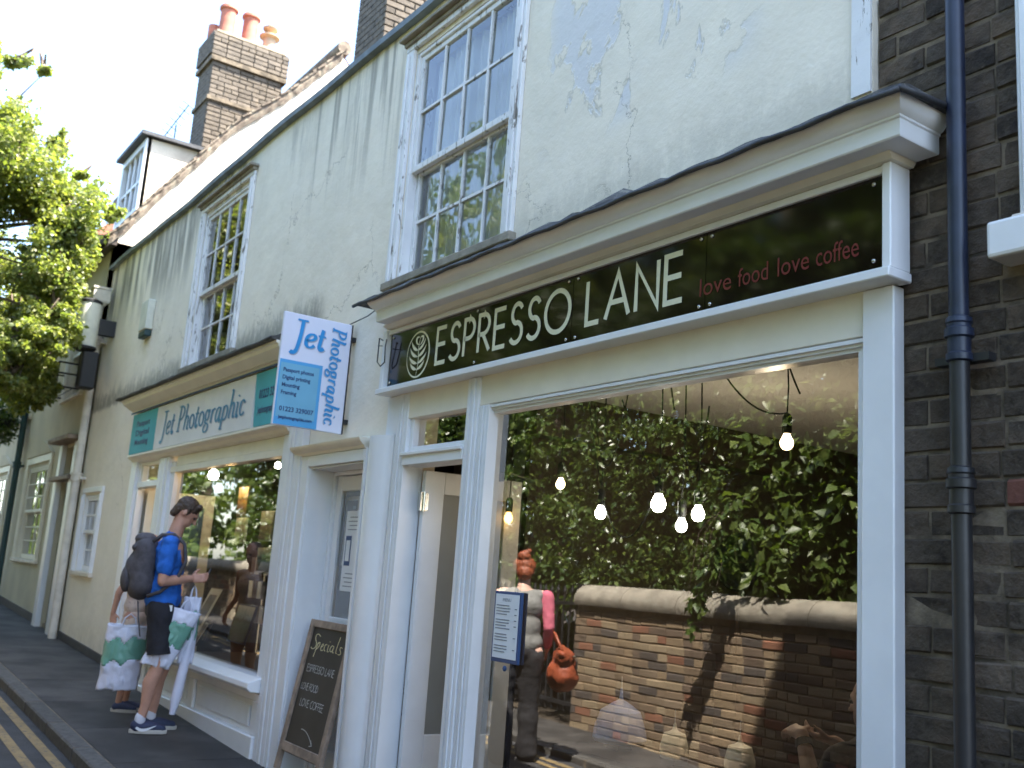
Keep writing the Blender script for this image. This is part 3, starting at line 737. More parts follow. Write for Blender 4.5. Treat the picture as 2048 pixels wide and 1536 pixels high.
sdl = mb.build('side_door', M['white'], sdo, bevel=.004)
pane('door_glass', M['glass'], sdo, -6.53, -5.93, .19, 1.27, 2.13)
MB().box(-6.66, -5.8, -.03, .35, -.1, .215).build('door_step', M['stonecope'], sdo, bevel=.01)
MB().box(-6.9, -5.5, 1.3, 1.35, .2, 2.9).build('hall_partition', M['room'], cb)

# ---- photo shop front
jf = MB().box(-11.30, -7.06, -.02, .06, 2.555, 2.63)
jet = jf.build('photo_shopfront', M['cream'], cb, bevel=.003); jet['label'] = 'cream and white photo shopfront with panelled stall riser'
cornice([(.01, 3.10), (.115, 3.10), (.12, 3.115), (.16, 3.13), (.19, 3.155), (.225, 3.175), (.235, 3.20), (.25, 3.205), (.25, 3.222), (.01, 3.222)], -11.36, -7.06, .2, .35, M['cream'], 'cornice', jet)
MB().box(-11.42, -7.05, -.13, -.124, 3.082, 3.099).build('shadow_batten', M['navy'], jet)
d0 = MB()
for i in range(62): a = -9.6+i*.0405; d0.box(a, a+.022, -.150, -.118, 3.118, 3.142)
tag(d0.build('dentil_course', M['cream'], jet), kind='stuff')
mb = MB(); prev = None
for i in range(41):
    x = -11.52+4.5*i/40; wv = .006*math.sin(x*7)+.006*math.sin(x*19)
    mb.v += [(x, 0, 3.40+wv*2), (x, -.24, 3.262+wv), (x, -.283, 3.247+wv), (x, -.283, 3.224), (x, 0, 3.224)]
    if prev is not None:
        for j in range(5): q = (j+1) % 5; mb.f.append((prev+j, prev+q, len(mb.v)-5+q, len(mb.v)-5+j))
    prev = len(mb.v)-5
mb.f.append(tuple(range(5))); mb.f.append(tuple(prev+j for j in range(5))[::-1])
mb.build('lead_flashing', M['leadtop'], jet)
MB().tube([(-11.53+4.5*i/40, -.285, 3.236+.004*math.sin(i*1.3)) for i in range(41)], .011, 6).build('lead_roll', M['lead'], jet, smooth=True)
MB().box(-11.40, -7.06, -.095, -.002, 2.633, 3.081).build('fascia_backing', M['cream'], jet)
MB().profx([(-.001, 2.632), (-.12, 2.632), (-.12, 2.612), (-.10, 2.60), (-.075, 2.592), (-.06, 2.57), (-.03, 2.558), (-.001, 2.556)], -11.40, -7.06).build('architrave_mould', M['cream'], jet)
d0 = MB()
for i in range(36): a = -8.6+i*.042; d0.box(a, a+.02, -.034, -.0205, 2.573, 2.60)
tag(d0.build('dentil_course', M['cream'], jet), kind='stuff')
MB().box(-9.90, -7.22, -.012, .06, 2.455, 2.553).build('window_head', M['cream'], jet, bevel=.004)
fluted(MB(), -7.05, -6.785, -.055, -.001, -.05, 2.72, 3).build('pilaster', M['white'], jet, bevel=.005)
MB().box(-7.20, -7.052, -.03, .06, .2, 2.553).build('window_stile', M['white'], jet, bevel=.004)
fluted(MB(), -10.38, -10.06, -.045, .06, .2, 2.553, 2).build('mullion', M['white'], jet, bevel=.004)
MB().box(-10.06, -9.93, -.01, .06, .7, 2.5).build('window_stile', M['white'], jet)
MB().box(-11.42, -11.22, -.05, -.002, .1, 2.62).box(-11.22, -11.16, -.02, .06, .2, 2.553).build('pilaster', M['white'], jet, bevel=.005)
MB().box(-10.06, -7.20, -.02, .06, 2.40, 2.454).build('glazing_rail', M['cream'], jet)
pane('window_glass', M['glassjet'], jet, -9.93, -7.205, .035, .80, 2.40)
MB().profx([(.06, .80), (-.05, .795), (-.145, .765), (-.15, .725), (-.12, .70), (-.03, .69), (.06, .69)], -10.06, -7.06).build('window_sill', M['white'], jet, bevel=.005)
# stall riser with framed panels
mb = MB().box(-10.06, -7.06, -.02, .06, .10, .688)
mb.box(-10.06, -7.06, -.075, -.021, .1, .40).box(-10.06, -7.06, -.05, -.021, .63, .687)
mb.box(-10.06, -9.93, -.05, -.021, .401, .629).box(-8.62, -8.48, -.05, -.021, .401, .629).box(-7.18, -7.06, -.05, -.021, .401, .629)
mb.build('stall_riser', M['white'], jet, bevel=.006)
MB().box(-9.86, -8.69, -.036, -.0205, .44, .59).box(-8.41, -7.25, -.036, -.0205, .44, .59).build('riser_panel', M['white'], jet, bevel=.008)
# shop door at the left, opened inwards, with light over
MB().box(-11.16, -10.38, -.03, .07, 2.285, 2.345).build('transom', M['white'], jet, bevel=.004)
MB().box(-11.16, -10.38, -.005, .05, 2.52, 2.553).box(-11.16, -11.10, -.005, .05, 2.346, 2.519).box(-10.43, -10.38, -.005, .05, 2.346, 2.519).build('transom_frame', M['cream'], jet)
pane('transom_glass', M['glass'], jet, -11.10, -10.43, .02, 2.346, 2.52)
D2 = Matrix.Translation((-11.12, .08, 0)) @ Matrix.Rotation(R(78), 4, 'Z')
jl = MB().box(0, .11, -.04, 0, .42, 2.27, D2).box(.6, .7, -.04, 0, .42, 2.27, D2).box(.111, .599, -.039, -.001, 2.13, 2.27, D2).box(.111, .599, -.039, -.001, .42, .9, D2).build('shop_door', M['cream'], jet, bevel=.003)
MB().box(.112, .598, -.025, -.015, .9, 2.13, D2).build('door_panel', M['navy'], jl)
MB().box(-11.3, -7.1, .05, 3.6, .3, .42).build('shop_floor', M['floor_in'], cb)
MB().box(-9.9, -7.2, .07, 1.0, .68, .72).build('display_shelf', M['darkwood'], cb)
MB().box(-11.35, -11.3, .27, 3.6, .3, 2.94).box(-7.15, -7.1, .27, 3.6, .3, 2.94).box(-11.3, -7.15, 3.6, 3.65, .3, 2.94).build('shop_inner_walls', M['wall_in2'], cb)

# ================================================================ SIGNS
# cafe fascia sign
sg = empty('fascia_sign', (-3.75, -.12, 2.88), 'long glossy dark brown fascia sign reading ESPRESSO LANE above the cafe window', 'sign')
for a, b in ((-5.488, -3.668), (-3.664, -2.802), (-2.798, -1.984)):
    MB().box(a, b, -.088, -.078, 2.716, 3.040).build('sign_panel', M['panel'], sg)
SY = -.0895
T = TF(-4.915, SY, 2.782); L = MB(); sz = .205
strokes(L, T, 'ESPRESSO', sz, .025, gap=.20, width=1.235, each=(M['ivory'], sg))
strokes(None, TF(-3.555, SY, 2.782), 'LANE', sz, .025, gap=.22, width=.63, each=(M['ivory'], sg))
for s_, a, b in (('love', -2.83, -2.66), ('food', -2.625, -2.475), ('love', -2.43, -2.285), ('coffee', -2.255, -2.075)):
    L = MB(); put(L, fitx(textmesh(s_, .105), b-a), TF(a, SY, 2.775)); L.build('tagline_word', M['red'], sg)['label'] = 'small red word '+s_
lg = MB(); cx, cz = -5.13, 2.868; TL = TF(cx, SY, cz) @ Matrix.Diagonal((1.25, 1.22, 1, 1))
put(lg, ribbon(arc(0, 0, .105, .112, 0, 360, 40), lambda dx, dy, s: .004+.007*abs(math.sin(math.pi*(s+.5)))), TL)
put(lg, ribbon(bez((.02, .085), (-.02, .03), (.03, -.02), (-.005, -.105), 14), [.003+.005*(1-abs(i/14-.5)*2) for i in range(15)], .0004), TL)
for i, (z0, l, up) in enumerate(((-.075, .065, .03), (-.045, .08, .035), (-.012, .075, .04), (.02, .065, .04))):
    for sgn in (-1, 1):
        n_ = 10; p = bez((0, z0), (sgn*l*.3, z0+up*.1), (sgn*l*.8, z0+up*.4), (sgn*l, z0+up*1.3), n_)
        put(lg, ribbon(p, [.001+.016*math.sin(math.pi*j/n_) for j in range(n_+1)], .0006+.0002*i), TL)
for sgn in (-1, 1):
    p = bez((.01, .045), (sgn*.045+.01, .055), (sgn*.04+.01, .10), (.012, .082), 12)
    put(lg, ribbon(p, [.001+.014*math.sin(math.pi*j/12) for j in range(13)], .0015), TL)
lg.build('leaf_logo', M['ivory'], sg)
for x, z in ((-5.455, 3.018), (-5.455, 2.735), (-4.50, 3.018), (-4.50, 2.733), (-3.70, 3.018), (-3.70, 2.733), (-3.63, 3.018), (-3.63, 2.733), (-2.83, 3.018), (-2.83, 2.733), (-2.77, 3.018), (-2.77, 2.733), (-2.015, 3.016), (-2.015, 2.742)):
    MB().lathe((x, -.0895, z), [(.0085, 0), (.008, .003), (.004, .006)], 10, Matrix.Rotation(R(90), 4, 'X')).build('screw_cap', M['steel'], sg, smooth=True)

# photo shop fascia sign
jsg = empty('fascia_sign', (-9.2, -.11, 2.86), 'white and teal fascia sign reading Jet Photographic over the photo shop', 'sign')
MB().box(-10.44, -7.72, -.112, -.096, 2.64, 3.075).build('sign_panel', M['boardwhite'], jsg)
MB().box(-11.37, -10.442, -.113, -.096, 2.64, 3.075).build('end_panel', M['teal'], jsg)
mb = MB(); mb.add([(-7.718, -.113, 3.075), (-7.10, -.113, 3.075), (-7.10, -.113, 2.64), (-7.66, -.113, 2.64), (-7.718, -.096, 3.075), (-7.10, -.096, 3.075), (-7.10, -.096, 2.64), (-7.66, -.096, 2.64)], [(0, 1, 2, 3), (4, 7, 6, 5), (0, 4, 5, 1), (1, 5, 6, 2), (2, 6, 7, 3), (3, 7, 4, 0)])
mb.build('end_panel', M['teal'], jsg)
italic(None, TF(-10.22, -.1165, 2.765), 'Jet Photographic', .235, width=2.34, bold=.13, thin=.05, each=(M['jetteal'], jsg))
L = MB(); italic(L, TF(-10.205, -.1145, 2.758), 'Jet Photographic', .235, width=2.34, bold=.13, thin=.05); tag(L.build('lettering_shadow', M['shadowprint'], jsg), kind='stuff')
for q_, z_, h__ in (('01223 329007', 2.86, .10), ('jetphotographic.com', 2.74, .08)):
    L = MB(); put(L, fitx(textmesh(q_, h__, .002), .47), TF(-7.60, -.1165, z_)); L.build('text_line', M['navy'], jsg)
for i, s_ in enumerate(('Passport', 'Digital', 'Mounting')):
    L = MB(); put(L, fitx(textmesh(s_, .085, .002), .5), TF(-11.17, -.1165, 2.93-i*.10)); L.build('text_line', M['navy'], jsg)

# projecting sign
ps = empty('projecting_sign', (-6.2, -.3, 2.85), 'white and light blue projecting sign board reading Jet Photographic between the shops', 'sign')
PX = -6.19; y0, y1, zb_, zt_ = -.525, -.035, 2.48, 3.235
MB().box(PX-.028, PX, y0, y1, zb_, zt_).build('sign_board', M['signwhite'], ps, bevel=.003)
MB().box(PX-.03, PX+.003, y1+.001, y1+.008, zb_, zt_).box(PX-.05, PX+.01, y1+.008, -.001, 2.55, 2.58).box(PX-.05, PX+.01, y1+.008, -.001, 3.12, 3.15).build('edge_trim', M['darkmetal'], ps)
MB().box(PX, PX+.003, y0+.004, y0+.305, zb_+.004, 2.915).build('blue_border', M['bluerim'], ps)
MB().box(PX+.003, PX+.0045, y0+.012, y0+.283, zb_+.055, 2.893).build('blue_box', M['bluebox'], ps)
italic(None, TX(PX+.0035, y0+.068, 3.02), 'Jet', .175, width=.24, bold=.15, thin=.07, each=(M['jetblue'], ps))
L = MB(); italic(L, TX(PX+.002, y0+.074, 3.014), 'Jet', .175, width=.24, bold=.15, thin=.07); tag(L.build('lettering_shadow', M['shadowprint'], ps), kind='stuff')
TV = TX(PX+.0035, y1-.135, zt_-.045) @ Matrix.Rotation(R(-90), 4, 'Z')
italic(None, TV, 'Photographic', .098, width=.67, bold=.16, thin=.07, gap=.04, each=(M['jetblue'], ps))
L = MB(); italic(L, TX(PX+.002, y1-.141, zt_-.05) @ Matrix.Rotation(R(-90), 4, 'Z'), 'Photographic', .098, width=.67, bold=.16, thin=.07, gap=.04); tag(L.build('lettering_shadow', M['shadowprint'], ps), kind='stuff')
for s_, wd, z, hgt in (('Passport photos', .215, 2.835, .036), ('Digital printing', .195, 2.785, .036), ('Mounting', .125, 2.735, .036), ('Framing', .108, 2.685, .036), ('01223 329007', .24, 2.575, .043), ('jetphotographic.com', .235, 2.525, .028)):
    L = MB(); put(L, fitx(textmesh(s_, hgt, .0012), wd), TX(PX+.006, y0+.032, z)); L.build('text_line', M['navy'], ps)
MB().tube([(PX-.01, -.05, 3.24), (-6.0, -.02, 3.27), (-5.8, -.03, 3.30), (-5.62, -.1, 3.26)], .004, 5).build('cable', M['darkmetal'], ps)
# loose cable loop under the cornice end
lp = MB().tube([(-5.50, -.14, 3.0), (-5.53, -.15, 3.018), (-5.55, -.14, 2.87), (-5.52, -.13, 2.84), (-5.47, -.13, 2.86), (-5.46, -.14, 2.95), (-5.45, -.14, 3.0)], .004, 6).tube([(-5.56, -.14, 2.975), (-5.46, -.16, 2.955)], .003, 5).build('cable_loop', M['darkmetal'], None, smooth=True)
tag(lp, 'thin dark loose cable loop hanging under the left end of the cafe cornice', 'cable')

# ================================================================ BRICK BUILDING (right)
bb = empty('brick_building', (1, 0, 0), 'tall dark sooty brick building at the right edge beside the cafe', 'building')
XB0, XB1, HB = -2.08, 7.0, 10.2
bh = [(-1.47, -.35, 2.80, 4.5), (.9, 2.1, 2.8, 4.5), (-1.3, .4, .1, 2.1)]
wall_holes(XB0, XB1, -.4, HB, bh, .027, .33).build('mortar_wall', M['mortar'], bb)
MB().box(XB0, XB1, .33, 8.0, ZP-.1, HB).box(XR+.02, XB1, .33, 8., -.4, ZP-.1).build('building_mass', M['mortar'], bb)
def brick_mesh(L, m, name='brick', H=.065, d=.045, jag=.0025):
    mb = MB(); mb.box(0, L, 0, d, 0, H); me = mb.mesh(name, m)
    bm = bmesh.new(); bm.from_mesh(me)
    bmesh.ops.bevel(bm, geom=list(bm.edges), offset=.006, segments=1, affect='EDGES')
    for v in bm.verts: v.co += Vector([random.uniform(-jag, jag) for _ in range(3)])
    bmesh.ops.recalc_face_normals(bm, faces=bm.faces)
    bm.to_mesh(me); bm.free(); return me
BM = {}
def bricks(parent, x0, x1, z0, z1, y, skip, m, mred=None, limit=10**9, key='', course=.075, stuff_mat=None, face=-1, key_fn=None, Ls=(.213, .102), hb=.065):
    """lay individual bricks on plane y (front face); beyond limit goes to one stuff mesh"""
    P = []; r = 0; z = z0
    while z+.06 < z1:
        x = x0+(-.11 if r % 2 else 0)-.05; i = 0
        while x < x1:
            L = Ls[0] if (r % 2 == 0) or (i % 3) else Ls[1]
            if r % 2 and i % 2: L = Ls[1]
            L2 = L+random.uniform(-.006, .006)
            a, b = max(x, x0), min(x+L2, x1)
            for h in skip:
                if h[2]-.02 < z+.065 and z < h[3]+.02 and h[0]-.008 < b and a < h[1]+.008:
                    if a < h[0]-.04: b = h[0]-.008
                    elif b > h[1]+.04: a = h[1]+.008
                    else: b = a
            if b-a > .03: P.append((a, z, b-a))
            x += L2+.0105; i += 1
        z += course; r += 1
    if key_fn: P.sort(key=key_fn)
    rest = MB()
    for n_, (a, z, L) in enumerate(P):
        if n_ < limit:
            q = round(L/.02)*.02; kk = (key, q, random.randint(0, 2))
            mm = m
            if mred and random.random() < .012: mm = mred; kk = (*kk, 'r')
            if kk not in BM: BM[kk] = brick_mesh(1., mm, H=hb, jag=.004 if key == 'd' else .003)
            if kk not in BM or BM[kk].name.startswith('x'): pass
            o = bpy.data.objects.new('brick', BM[kk]); COL.objects.link(o); o.parent = parent
            if face == -1:
                o.location = (a, y+random.uniform(-.004, .004), z); o.scale = (L, 1, 1)
            elif face == 1:
                o.location = (a+L, y+random.uniform(-.004, .004), z); o.scale = (L, 1, 1); o.rotation_euler = (0, 0, math.pi)
            elif face == 2:   # plane x = y value, facing +x; "a" runs along y
                o.location = (y+random.uniform(-.003, .003), a, z); o.scale = (L, 1, 1); o.rotation_euler = (0, 0, R(90))
            p = parent
            o.location = o.location - p.location
        else:
            if face == -1: rest.box(a, a+L, y, y+.04, z, z+.065)
            elif face == 1: rest.box(a, a+L, y-.04, y, z, z+.065)
            else: rest.box(y-.04, y, a, a+L, z, z+.065)
    if rest.v: tag(rest.build('brickwork', stuff_mat or m, parent), kind='stuff')
bricks(bb, XB0+.005, 2.0, .4, 4.4, .022, [(-1.55, -.27, 2.8, 4.60), (-1.625, -.215, 2.66, 2.79), (.75, 2.2, 2.66, 4.62), (-1.32, .42, .1, 2.15)], M['brickdark'], M['brickred'], 290, 'd', key_fn=lambda p: p[0], course=.0895, Ls=(.232, .112), hb=.079)
# the brick mesh is 1 m long scaled along x: lintels, windows
bw = sash(bb, -1.47, -.35, 2.80, 4.5, 3, 2, 3.65, M['white'], .075, yb=.0, head=False, gl='glass'); bw['label'] = 'white window at the right edge in the brick wall'
MB().box(-1.62, -.22, -.09, .12, 2.66, 2.778).build('window_sill', M['white'], bw, bevel=.012, seg=2)
sash(bb, .9, 2.1, 2.80, 4.5, 3, 2, 3.65, M['white'], .075, yb=.0, head=False, gl='glass')
MB().box(-1.3, .4, .1, .16, .1, 2.1).build('street_door', M['pipe'], bb)
# downpipe on the brick wall
dp = empty('downpipe', (-1.74, -.08, 1), 'dark navy cast iron downpipe on the sooty brick wall at right', 'pipe')
px, py = -1.735, -.05
MB().tube([(px, py, 2.42), (px, py, 7.5)], .030, 16).build('pipe', M['pipe'], dp, smooth='auto')
MB().tube([(px, py, -.1), (px, py, 2.40)], .030, 16).build('pipe', M['darkmetal'], dp, smooth='auto')
def collar(z, m=M['darkmetal']): return MB().lathe((px, py, z), [(.031, -.06), (.040, -.055), (.040, -.035), (.035, -.03), (.035, .015), (.044, .02), (.044, .045), (.037, .05), (.037, .06), (.041, .065), (.039, .08), (.031, .085)], 18).build('collar', m, dp, smooth='auto')
collar(2.42, M['pipe']); collar(.9); collar(1.95)
MB().box(px-.09, px+.09, py+.01, py+.05, 2.36, 2.385).build('ear_bracket', M['darkmetal'], dp)

# ================================================================ LEFT BUILDING
lb = empty('yellow_cottage', (-18, 0, .6), 'yellowish rendered house with gabled tile roof and dormer left of the photo shop', 'building')
LX0, LX1, LZ = -23.0, -14.02, 5.85
lh = [(-17.95, -16.25, 1.40, 2.82), (-21.6, -19.9, 1.45, 2.82), (-15.2, -14.45, .3, 2.98), (-15.95, -14.95, 3.75, 5.0), (-19.8, -18.7, 3.75, 5.0)]
wall_holes(LX0, LX1, .2, LZ-.12, lh, .0, .3).build('wall', M['render_left'], lb)
mb = MB(); n = 20
for i in range(n):
    a = -22.9+7.4*i/n; b = -22.9+7.4*(i+1)/n; mb.hexa([(a, -.022, G(a)-.1), (a, -.022, G(a)+.11), (a, -.002, G(a)-.1), (a, -.002, G(a)+.11), (b, -.022, G(b)-.1), (b, -.022, G(b)+.11), (b, -.002, G(b)-.1), (b, -.002, G(b)+.11)])
mb.build('dark_base_strip', M['lead'], lb)  # same thin dark strip along the cottage wall foot
# gable end and roof
RG = (2.95, 9.72); EV = (-.05, 5.93)
VP = [(-.30, 5.62), (.012, 5.98), (.321, 6.44), (.854, 7.20), (1.353, 7.93), (2.055, 8.64), (2.95, 9.72)]
def roofz(y):
    for (a, za), (b, zb) in zip(VP, VP[1:]):
        if y <= b or b == VP[-1][0]:
            return za+(zb-za)*(y-a)/(b-a)
gy = [EV[0]+.05+(RG[0]-EV[0]-.05)*i/10 for i in range(11)]
v = [(LX1, .0, .2)]+[(LX1, y, roofz(y)-.12) for y in gy]+[(LX1, RG[0]+3.0, 6.0), (LX1, RG[0]+3.0, .2)]
mb = MB(); n = len(v); mb.add(v+[(x-.3, y, z) for x, y, z in v], [tuple(range(n)), tuple(range(n, 2*n))[::-1]]+[(i, i+n, (i+1) % n+n, (i+1) % n) for i in range(n)])
mb.build('gable_wall', M['gable'], lb)
MB().box(LX0, LX0+.3, .31, 5.9, .2, 6.0).box(LX0, LX1-.31, 5.9, 6.1, .2, 5.9).build('rear_wall', M['render_left'], lb)
mb = MB(); n = 12
for i in range(n):
    a = EV[0]-.10+(RG[0]-EV[0]+.10)*i/n; b = EV[0]-.10+(RG[0]-EV[0]+.10)*(i+1)/n
    za, zb = roofz(a), roofz(b)
    mb.add([(LX0, a, za-.06), (LX1-.02, a, za-.06), (LX1-.02, b, zb-.06), (LX0, b, zb-.06)], [(0, 1, 2, 3)])
mb.add([(LX0, RG[0], RG[1]-.06), (LX1-.02, RG[0], RG[1]-.06), (LX1-.02, 6.1, 5.9), (LX0, 6.1, 5.9)], [(0, 1, 2, 3)])
rf = mb.build('roof', M['redtile'], lb)
# verge tiles, laid one by one; the rest of the slope as one joined covering
nt_ = 46; tm = MB().box(-.17, .17, -.01, .16, -.012, .012).mesh('tile', M['tile'])
vg = MB()
def tiletf(i, x):
    t = i/nt_; y = EV[0]-.12+(RG[0]-EV[0]+.1)*t; z = roofz(y)
    dy = .05; sl = math.atan2(roofz(y+dy)-roofz(y), dy)
    return y, z, sl
for i in range(nt_):
    y, z, sl = tiletf(i, 0)
    for c in range(2):
        o = bpy.data.objects.new('roof_tile', tm); COL.objects.link(o); o.parent = lb
        o.location = Vector((LX1-.11-c*.345+(.0 if i % 2 else .02)+random.uniform(-.014, .014), y, z+.012+random.uniform(-.004, .008)))-lb.location
        o.rotation_euler = (sl-.10, random.uniform(-.05, .05), random.uniform(-.03, .03))
rest = MB()
for i in range(nt_):
    y, z, sl = tiletf(i, 0); Tm = Matrix.Translation((0, y, z+.01)) @ Matrix.Rotation(sl-.1, 4, 'X')
    for c in range(2, 25): 
        x = LX1-.11-c*.345-(.17 if i % 2 else 0); rest.box(x-.165, x+.165, -.01, .16, -.01, .01, Tm)
tag(rest.build('roof_tiles', M['tile'], rf), kind='stuff')
# mortar bedding under the verge, lumpy; undercloak
mb = MB(); NV = 64; k0 = None
for i in range(NV+1):
    y = EV[0]-.08+(RG[0]-EV[0]+.05)*i/NV; z = roofz(y)-.01
    a_, b_, c_ = random.uniform(-.014, .014), random.uniform(-.02, .02), random.uniform(-.012, .012)
    mb.v += [(LX1-.05, y, z+.01), (LX1+.045+a_, y, z+c_), (LX1+.055+a_*.7, y, z-.07+c_), (LX1+.03+a_*.5, y, z-.155+b_), (LX1-.05, y, z-.16)]
    if i:
        k1 = len(mb.v)-5; k0 = k1-5
        for j in range(5): q = (j+1) % 5; mb.f.append((k0+j, k0+q, k1+q, k1+j))
mb.f.append(tuple(range(5))); mb.f.append(tuple(len(mb.v)-1-j for j in range(5)))
mb.build('verge_mortar', M['tile'], lb)
for i in range(8):
    MB().tube([(LX1+.03-i*.45, RG[0], RG[1]+.03), (LX1-.40-i*.45, RG[0], RG[1]+.03)], .12, 12).build('ridge_tile', M['tile'], lb, smooth='auto')
# gutter and fascia
MB().tube([(LX1-.02, -.20, 5.74), (LX0, -.20, 5.74)], .065, 10).build('gutter', M['darkmetal'], lb, smooth='auto')
MB().box(LX0, LX1-.005, -.13, -.002, 5.69, 5.86).build('eaves_board', M['darkwood'], lb)
# dormer
DX, DXL, DY = -14.75, -16.1, .36
zt = 7.62; dm = empty('dormer', (0, 0, 0)); dm.parent = lb; dm.matrix_basis = lb.matrix_basis.inverted()
def side(x): MB().add([(x, DY, 6.35), (x, DY, zt), (x, 1.45, zt+.02), (x, 1.45, 7.6), (x-.08, DY, 6.35), (x-.08, DY, zt), (x-.08, 1.45, zt+.02), (x-.08, 1.45, 7.6)], [(0, 1, 2, 3), (4, 7, 6, 5), (0, 4, 5, 1), (1, 5, 6, 2), (0, 3, 7, 4)]).build('dormer_cheek', M['gable'], dm)
side(DX); side(DXL+.08)
MB().box(DXL-.08, DX+.09, DY-.12, 1.6, zt+.021, zt+.075).build('dormer_roof', M['lead'], dm)
mb = MB().box(DXL, DXL+.09, DY-.03, DY+.05, 6.45, zt).box(DX-.09, DX, DY-.03, DY+.05, 6.45, zt).box(DXL+.09, DX-.09, DY-.03, DY+.05, zt-.1, zt).box(DXL+.09, DX-.09, DY-.03, DY+.05, 6.45, 6.55)
for i in (1, 2, 3): a = DXL+.09+(DX-DXL-.18)*i/4; mb.box(a-.02, a+.02, DY, DY+.03, 6.55, zt-.1)
mb.box(DXL+.09, DX-.09, DY+.002, DY+.028, 7.0, 7.04)
mb.build('dormer_window_frame', M['white'], dm)
pane('dormer_glass', M['oldglass'], dm, DXL+.09, DX-.09, DY+.035, 6.55, zt-.1)
# chimney with its own bricks
CX, CY0, CY1, CXL = -15.0, 1.20, 2.36, -15.72
mb = MB().box(CXL+.03, CX-.03, CY0+.03, CY1-.03, 6.6, 9.80)
ch = mb.build('chimney_core', M['mortar2'], lb)
ch.name = 'chimney'
def chim_bricks(parent, z0, z1, off, lim):
    n0 = len(COL.objects)
    P = []; z = z0; r = 0
    while z+.06 < z1:
        y = CY0-off-(.11 if r % 2 else 0)
        while y < CY1+off:
            L = .215 if r % 2 == 0 else (.215 if random.random() < .6 else .105)
            a, b = max(y, CY0-off), min(y+L, CY1+off)
            if b-a > .04: P.append((a, z, b-a))
            y += L+.012
        z += .076; r += 1
    return P
mbm = {}
inv = None
P = chim_bricks(ch, 7.55, 9.38, 0, 0)+[]
cap = chim_bricks(ch, 9.39, 9.80, .05, 0)
ncount = 0
for lst, off in ((P, 0.), (cap, .05)):
    for (a, z, L) in lst:
        kk = ('c', round(L, 2), random.randint(0, 2))
        if kk not in BM:
            BM[kk] = brick_mesh(L, M['chimbrick'])
        # mesh runs along +y facing +x
        o = bpy.data.objects.new('brick', BM[kk]); COL.objects.link(o); o.parent = ch
        Mx = Matrix.Translation((CX+off, a, z)) @ Matrix.Rotation(R(90), 4, 'Z')
        o.matrix_basis = ch.matrix_basis.inverted() @ lb.matrix_basis.inverted() @ Mx
        ncount += 1
st = MB(); z = 7.0; r = 0
while z < 9.74:
    off = .05 if z > 9.36 else 0; x = CXL-off-(.11 if r % 2 else 0)
    while x < CX+off:
        a, b = max(x, CXL-off), min(x+.215, CX+off-.05)
        if b-a > .03:
            st.box(a, b, CY0-off, CY0-off+.05, z, z+.064); st.box(a, b, CY1+off-.05, CY1+off, z, z+.064)
        x += .227
    z += .076; r += 1
tag(st.build('brickwork', M['chimbrick'], ch), kind='stuff')
MB().box(CXL-.045, CX+.045, CY0-.045, CY1+.045, 9.30, 9.375).build('oversail_course', M['mortar'], ch)
MB().box(CXL-.03, CX+.03, CY0-.03, CY1+.03, 8.64, 8.70).build('string_course', M['mortar'], ch)
MB().box(CXL-.0, CX+.0, CY0-.0, CY1+.0, 9.801, 9.84).build('flaunching', M['mortar2'], ch)
for i, (y, s_) in enumerate(((1.42, 1.), (1.80, 1.))):
    MB().lathe((CX-.28, y, 9.84), [(.15, 0), (.145, .05), (.128, .12), (.122, .50), (.15, .52), (.15, .56), (.13, .59), (.10, .60)], 18).build('chimney_pot', M['terracotta'], ch, smooth='auto')
MB().lathe((CX-.28, 2.14, 9.84), [(.13, 0), (.11, .05), (.10, .28), (.17, .31), (.17, .33), (.09, .35)], 16).lathe((CX-.28, 2.14, 10.19), [(.05, 0), (.05, .06), (.12, .10), (.13, .13), (.06, .17), (.03, .26)], 12).build('chimney_pot', M['buffpot'], ch, smooth='auto')['label'] = 'small buff chimney pot with cowl'
MB().tube([(CX-.55, 1.3, 9.84), (CX-.55, 1.3, 10.15)], .10, 12).build('chimney_pot', M['terracotta'], ch, smooth='auto')
# windows, door on the cottage
def lw(a, b, z0, z1, hood=True, nm='arched white sash window'):
    s_ = sash(lb, a, b, z0, z1, 4, 3, (z0+z1)/2, M['cream'], .16, head=False); s_['label'] = nm
    if hood:
        pts = [(a-.14+(b-a+.28)*i/16, z1+.17+.22*math.sin(math.pi*i/16)) for i in range(17)]
        poly = pts+[(b+.14, z1+.165), (a-.14, z1+.165)]
        mb = MB(); mb.prism(poly, lambda p, t: (p[0], t, p[1]), -.05, -.002); mb.build('arched_hood', M['render_left'], s_)
    return s_
lw(-17.95, -16.25, 1.40, 2.82, nm='cream sash window under an arched hood beside the white door case')
lw(-21.6, -19.9, 1.45, 2.82, nm='farther cream sash window under an arched hood')
lw(-15.95, -14.95, 3.75, 5.0, False, 'upper sash window behind the iron balconette'); lw(-19.8, -18.7, 3.75, 5.0, False, 'upper sash window over the hanging basket')
MB().box(-22.9, -14.4, 1.0, 1.1, .5, 5.7).build('room_partition', M['room'], lb)
mb = MB().box(-15.42, -15.205, -.08, -.002, .45, 2.52).box(-14.445, -14.25, -.08, -.002, .45, 2.52).box(-15.38, -15.205, -.07, -.002, 2.53, 3.02).box(-14.445, -14.29, -.07, -.002, 2.53, 3.02)
dc = mb.build('door_case', M['white'], lb, bevel=.008)
MB().box(-15.48, -14.20, -.22, -.002, 3.025, 3.09).box(-15.45, -14.23, -.14, -.003, 2.50, 2.56).build('door_hood', M['wood'], dc, bevel=.008)
mb = MB().box(-15.2, -14.45, .06, .12, .45, 2.50); mb.build('front_door', M['greenpipe'], dc)
pane('fanlight', M['oldglass'], dc, -15.2, -14.45, .08, 2.56, 2.98)
MB().box(-15.2, -14.45, .02, .30, .3, .58).build('door_step', M['stonecope'], dc)

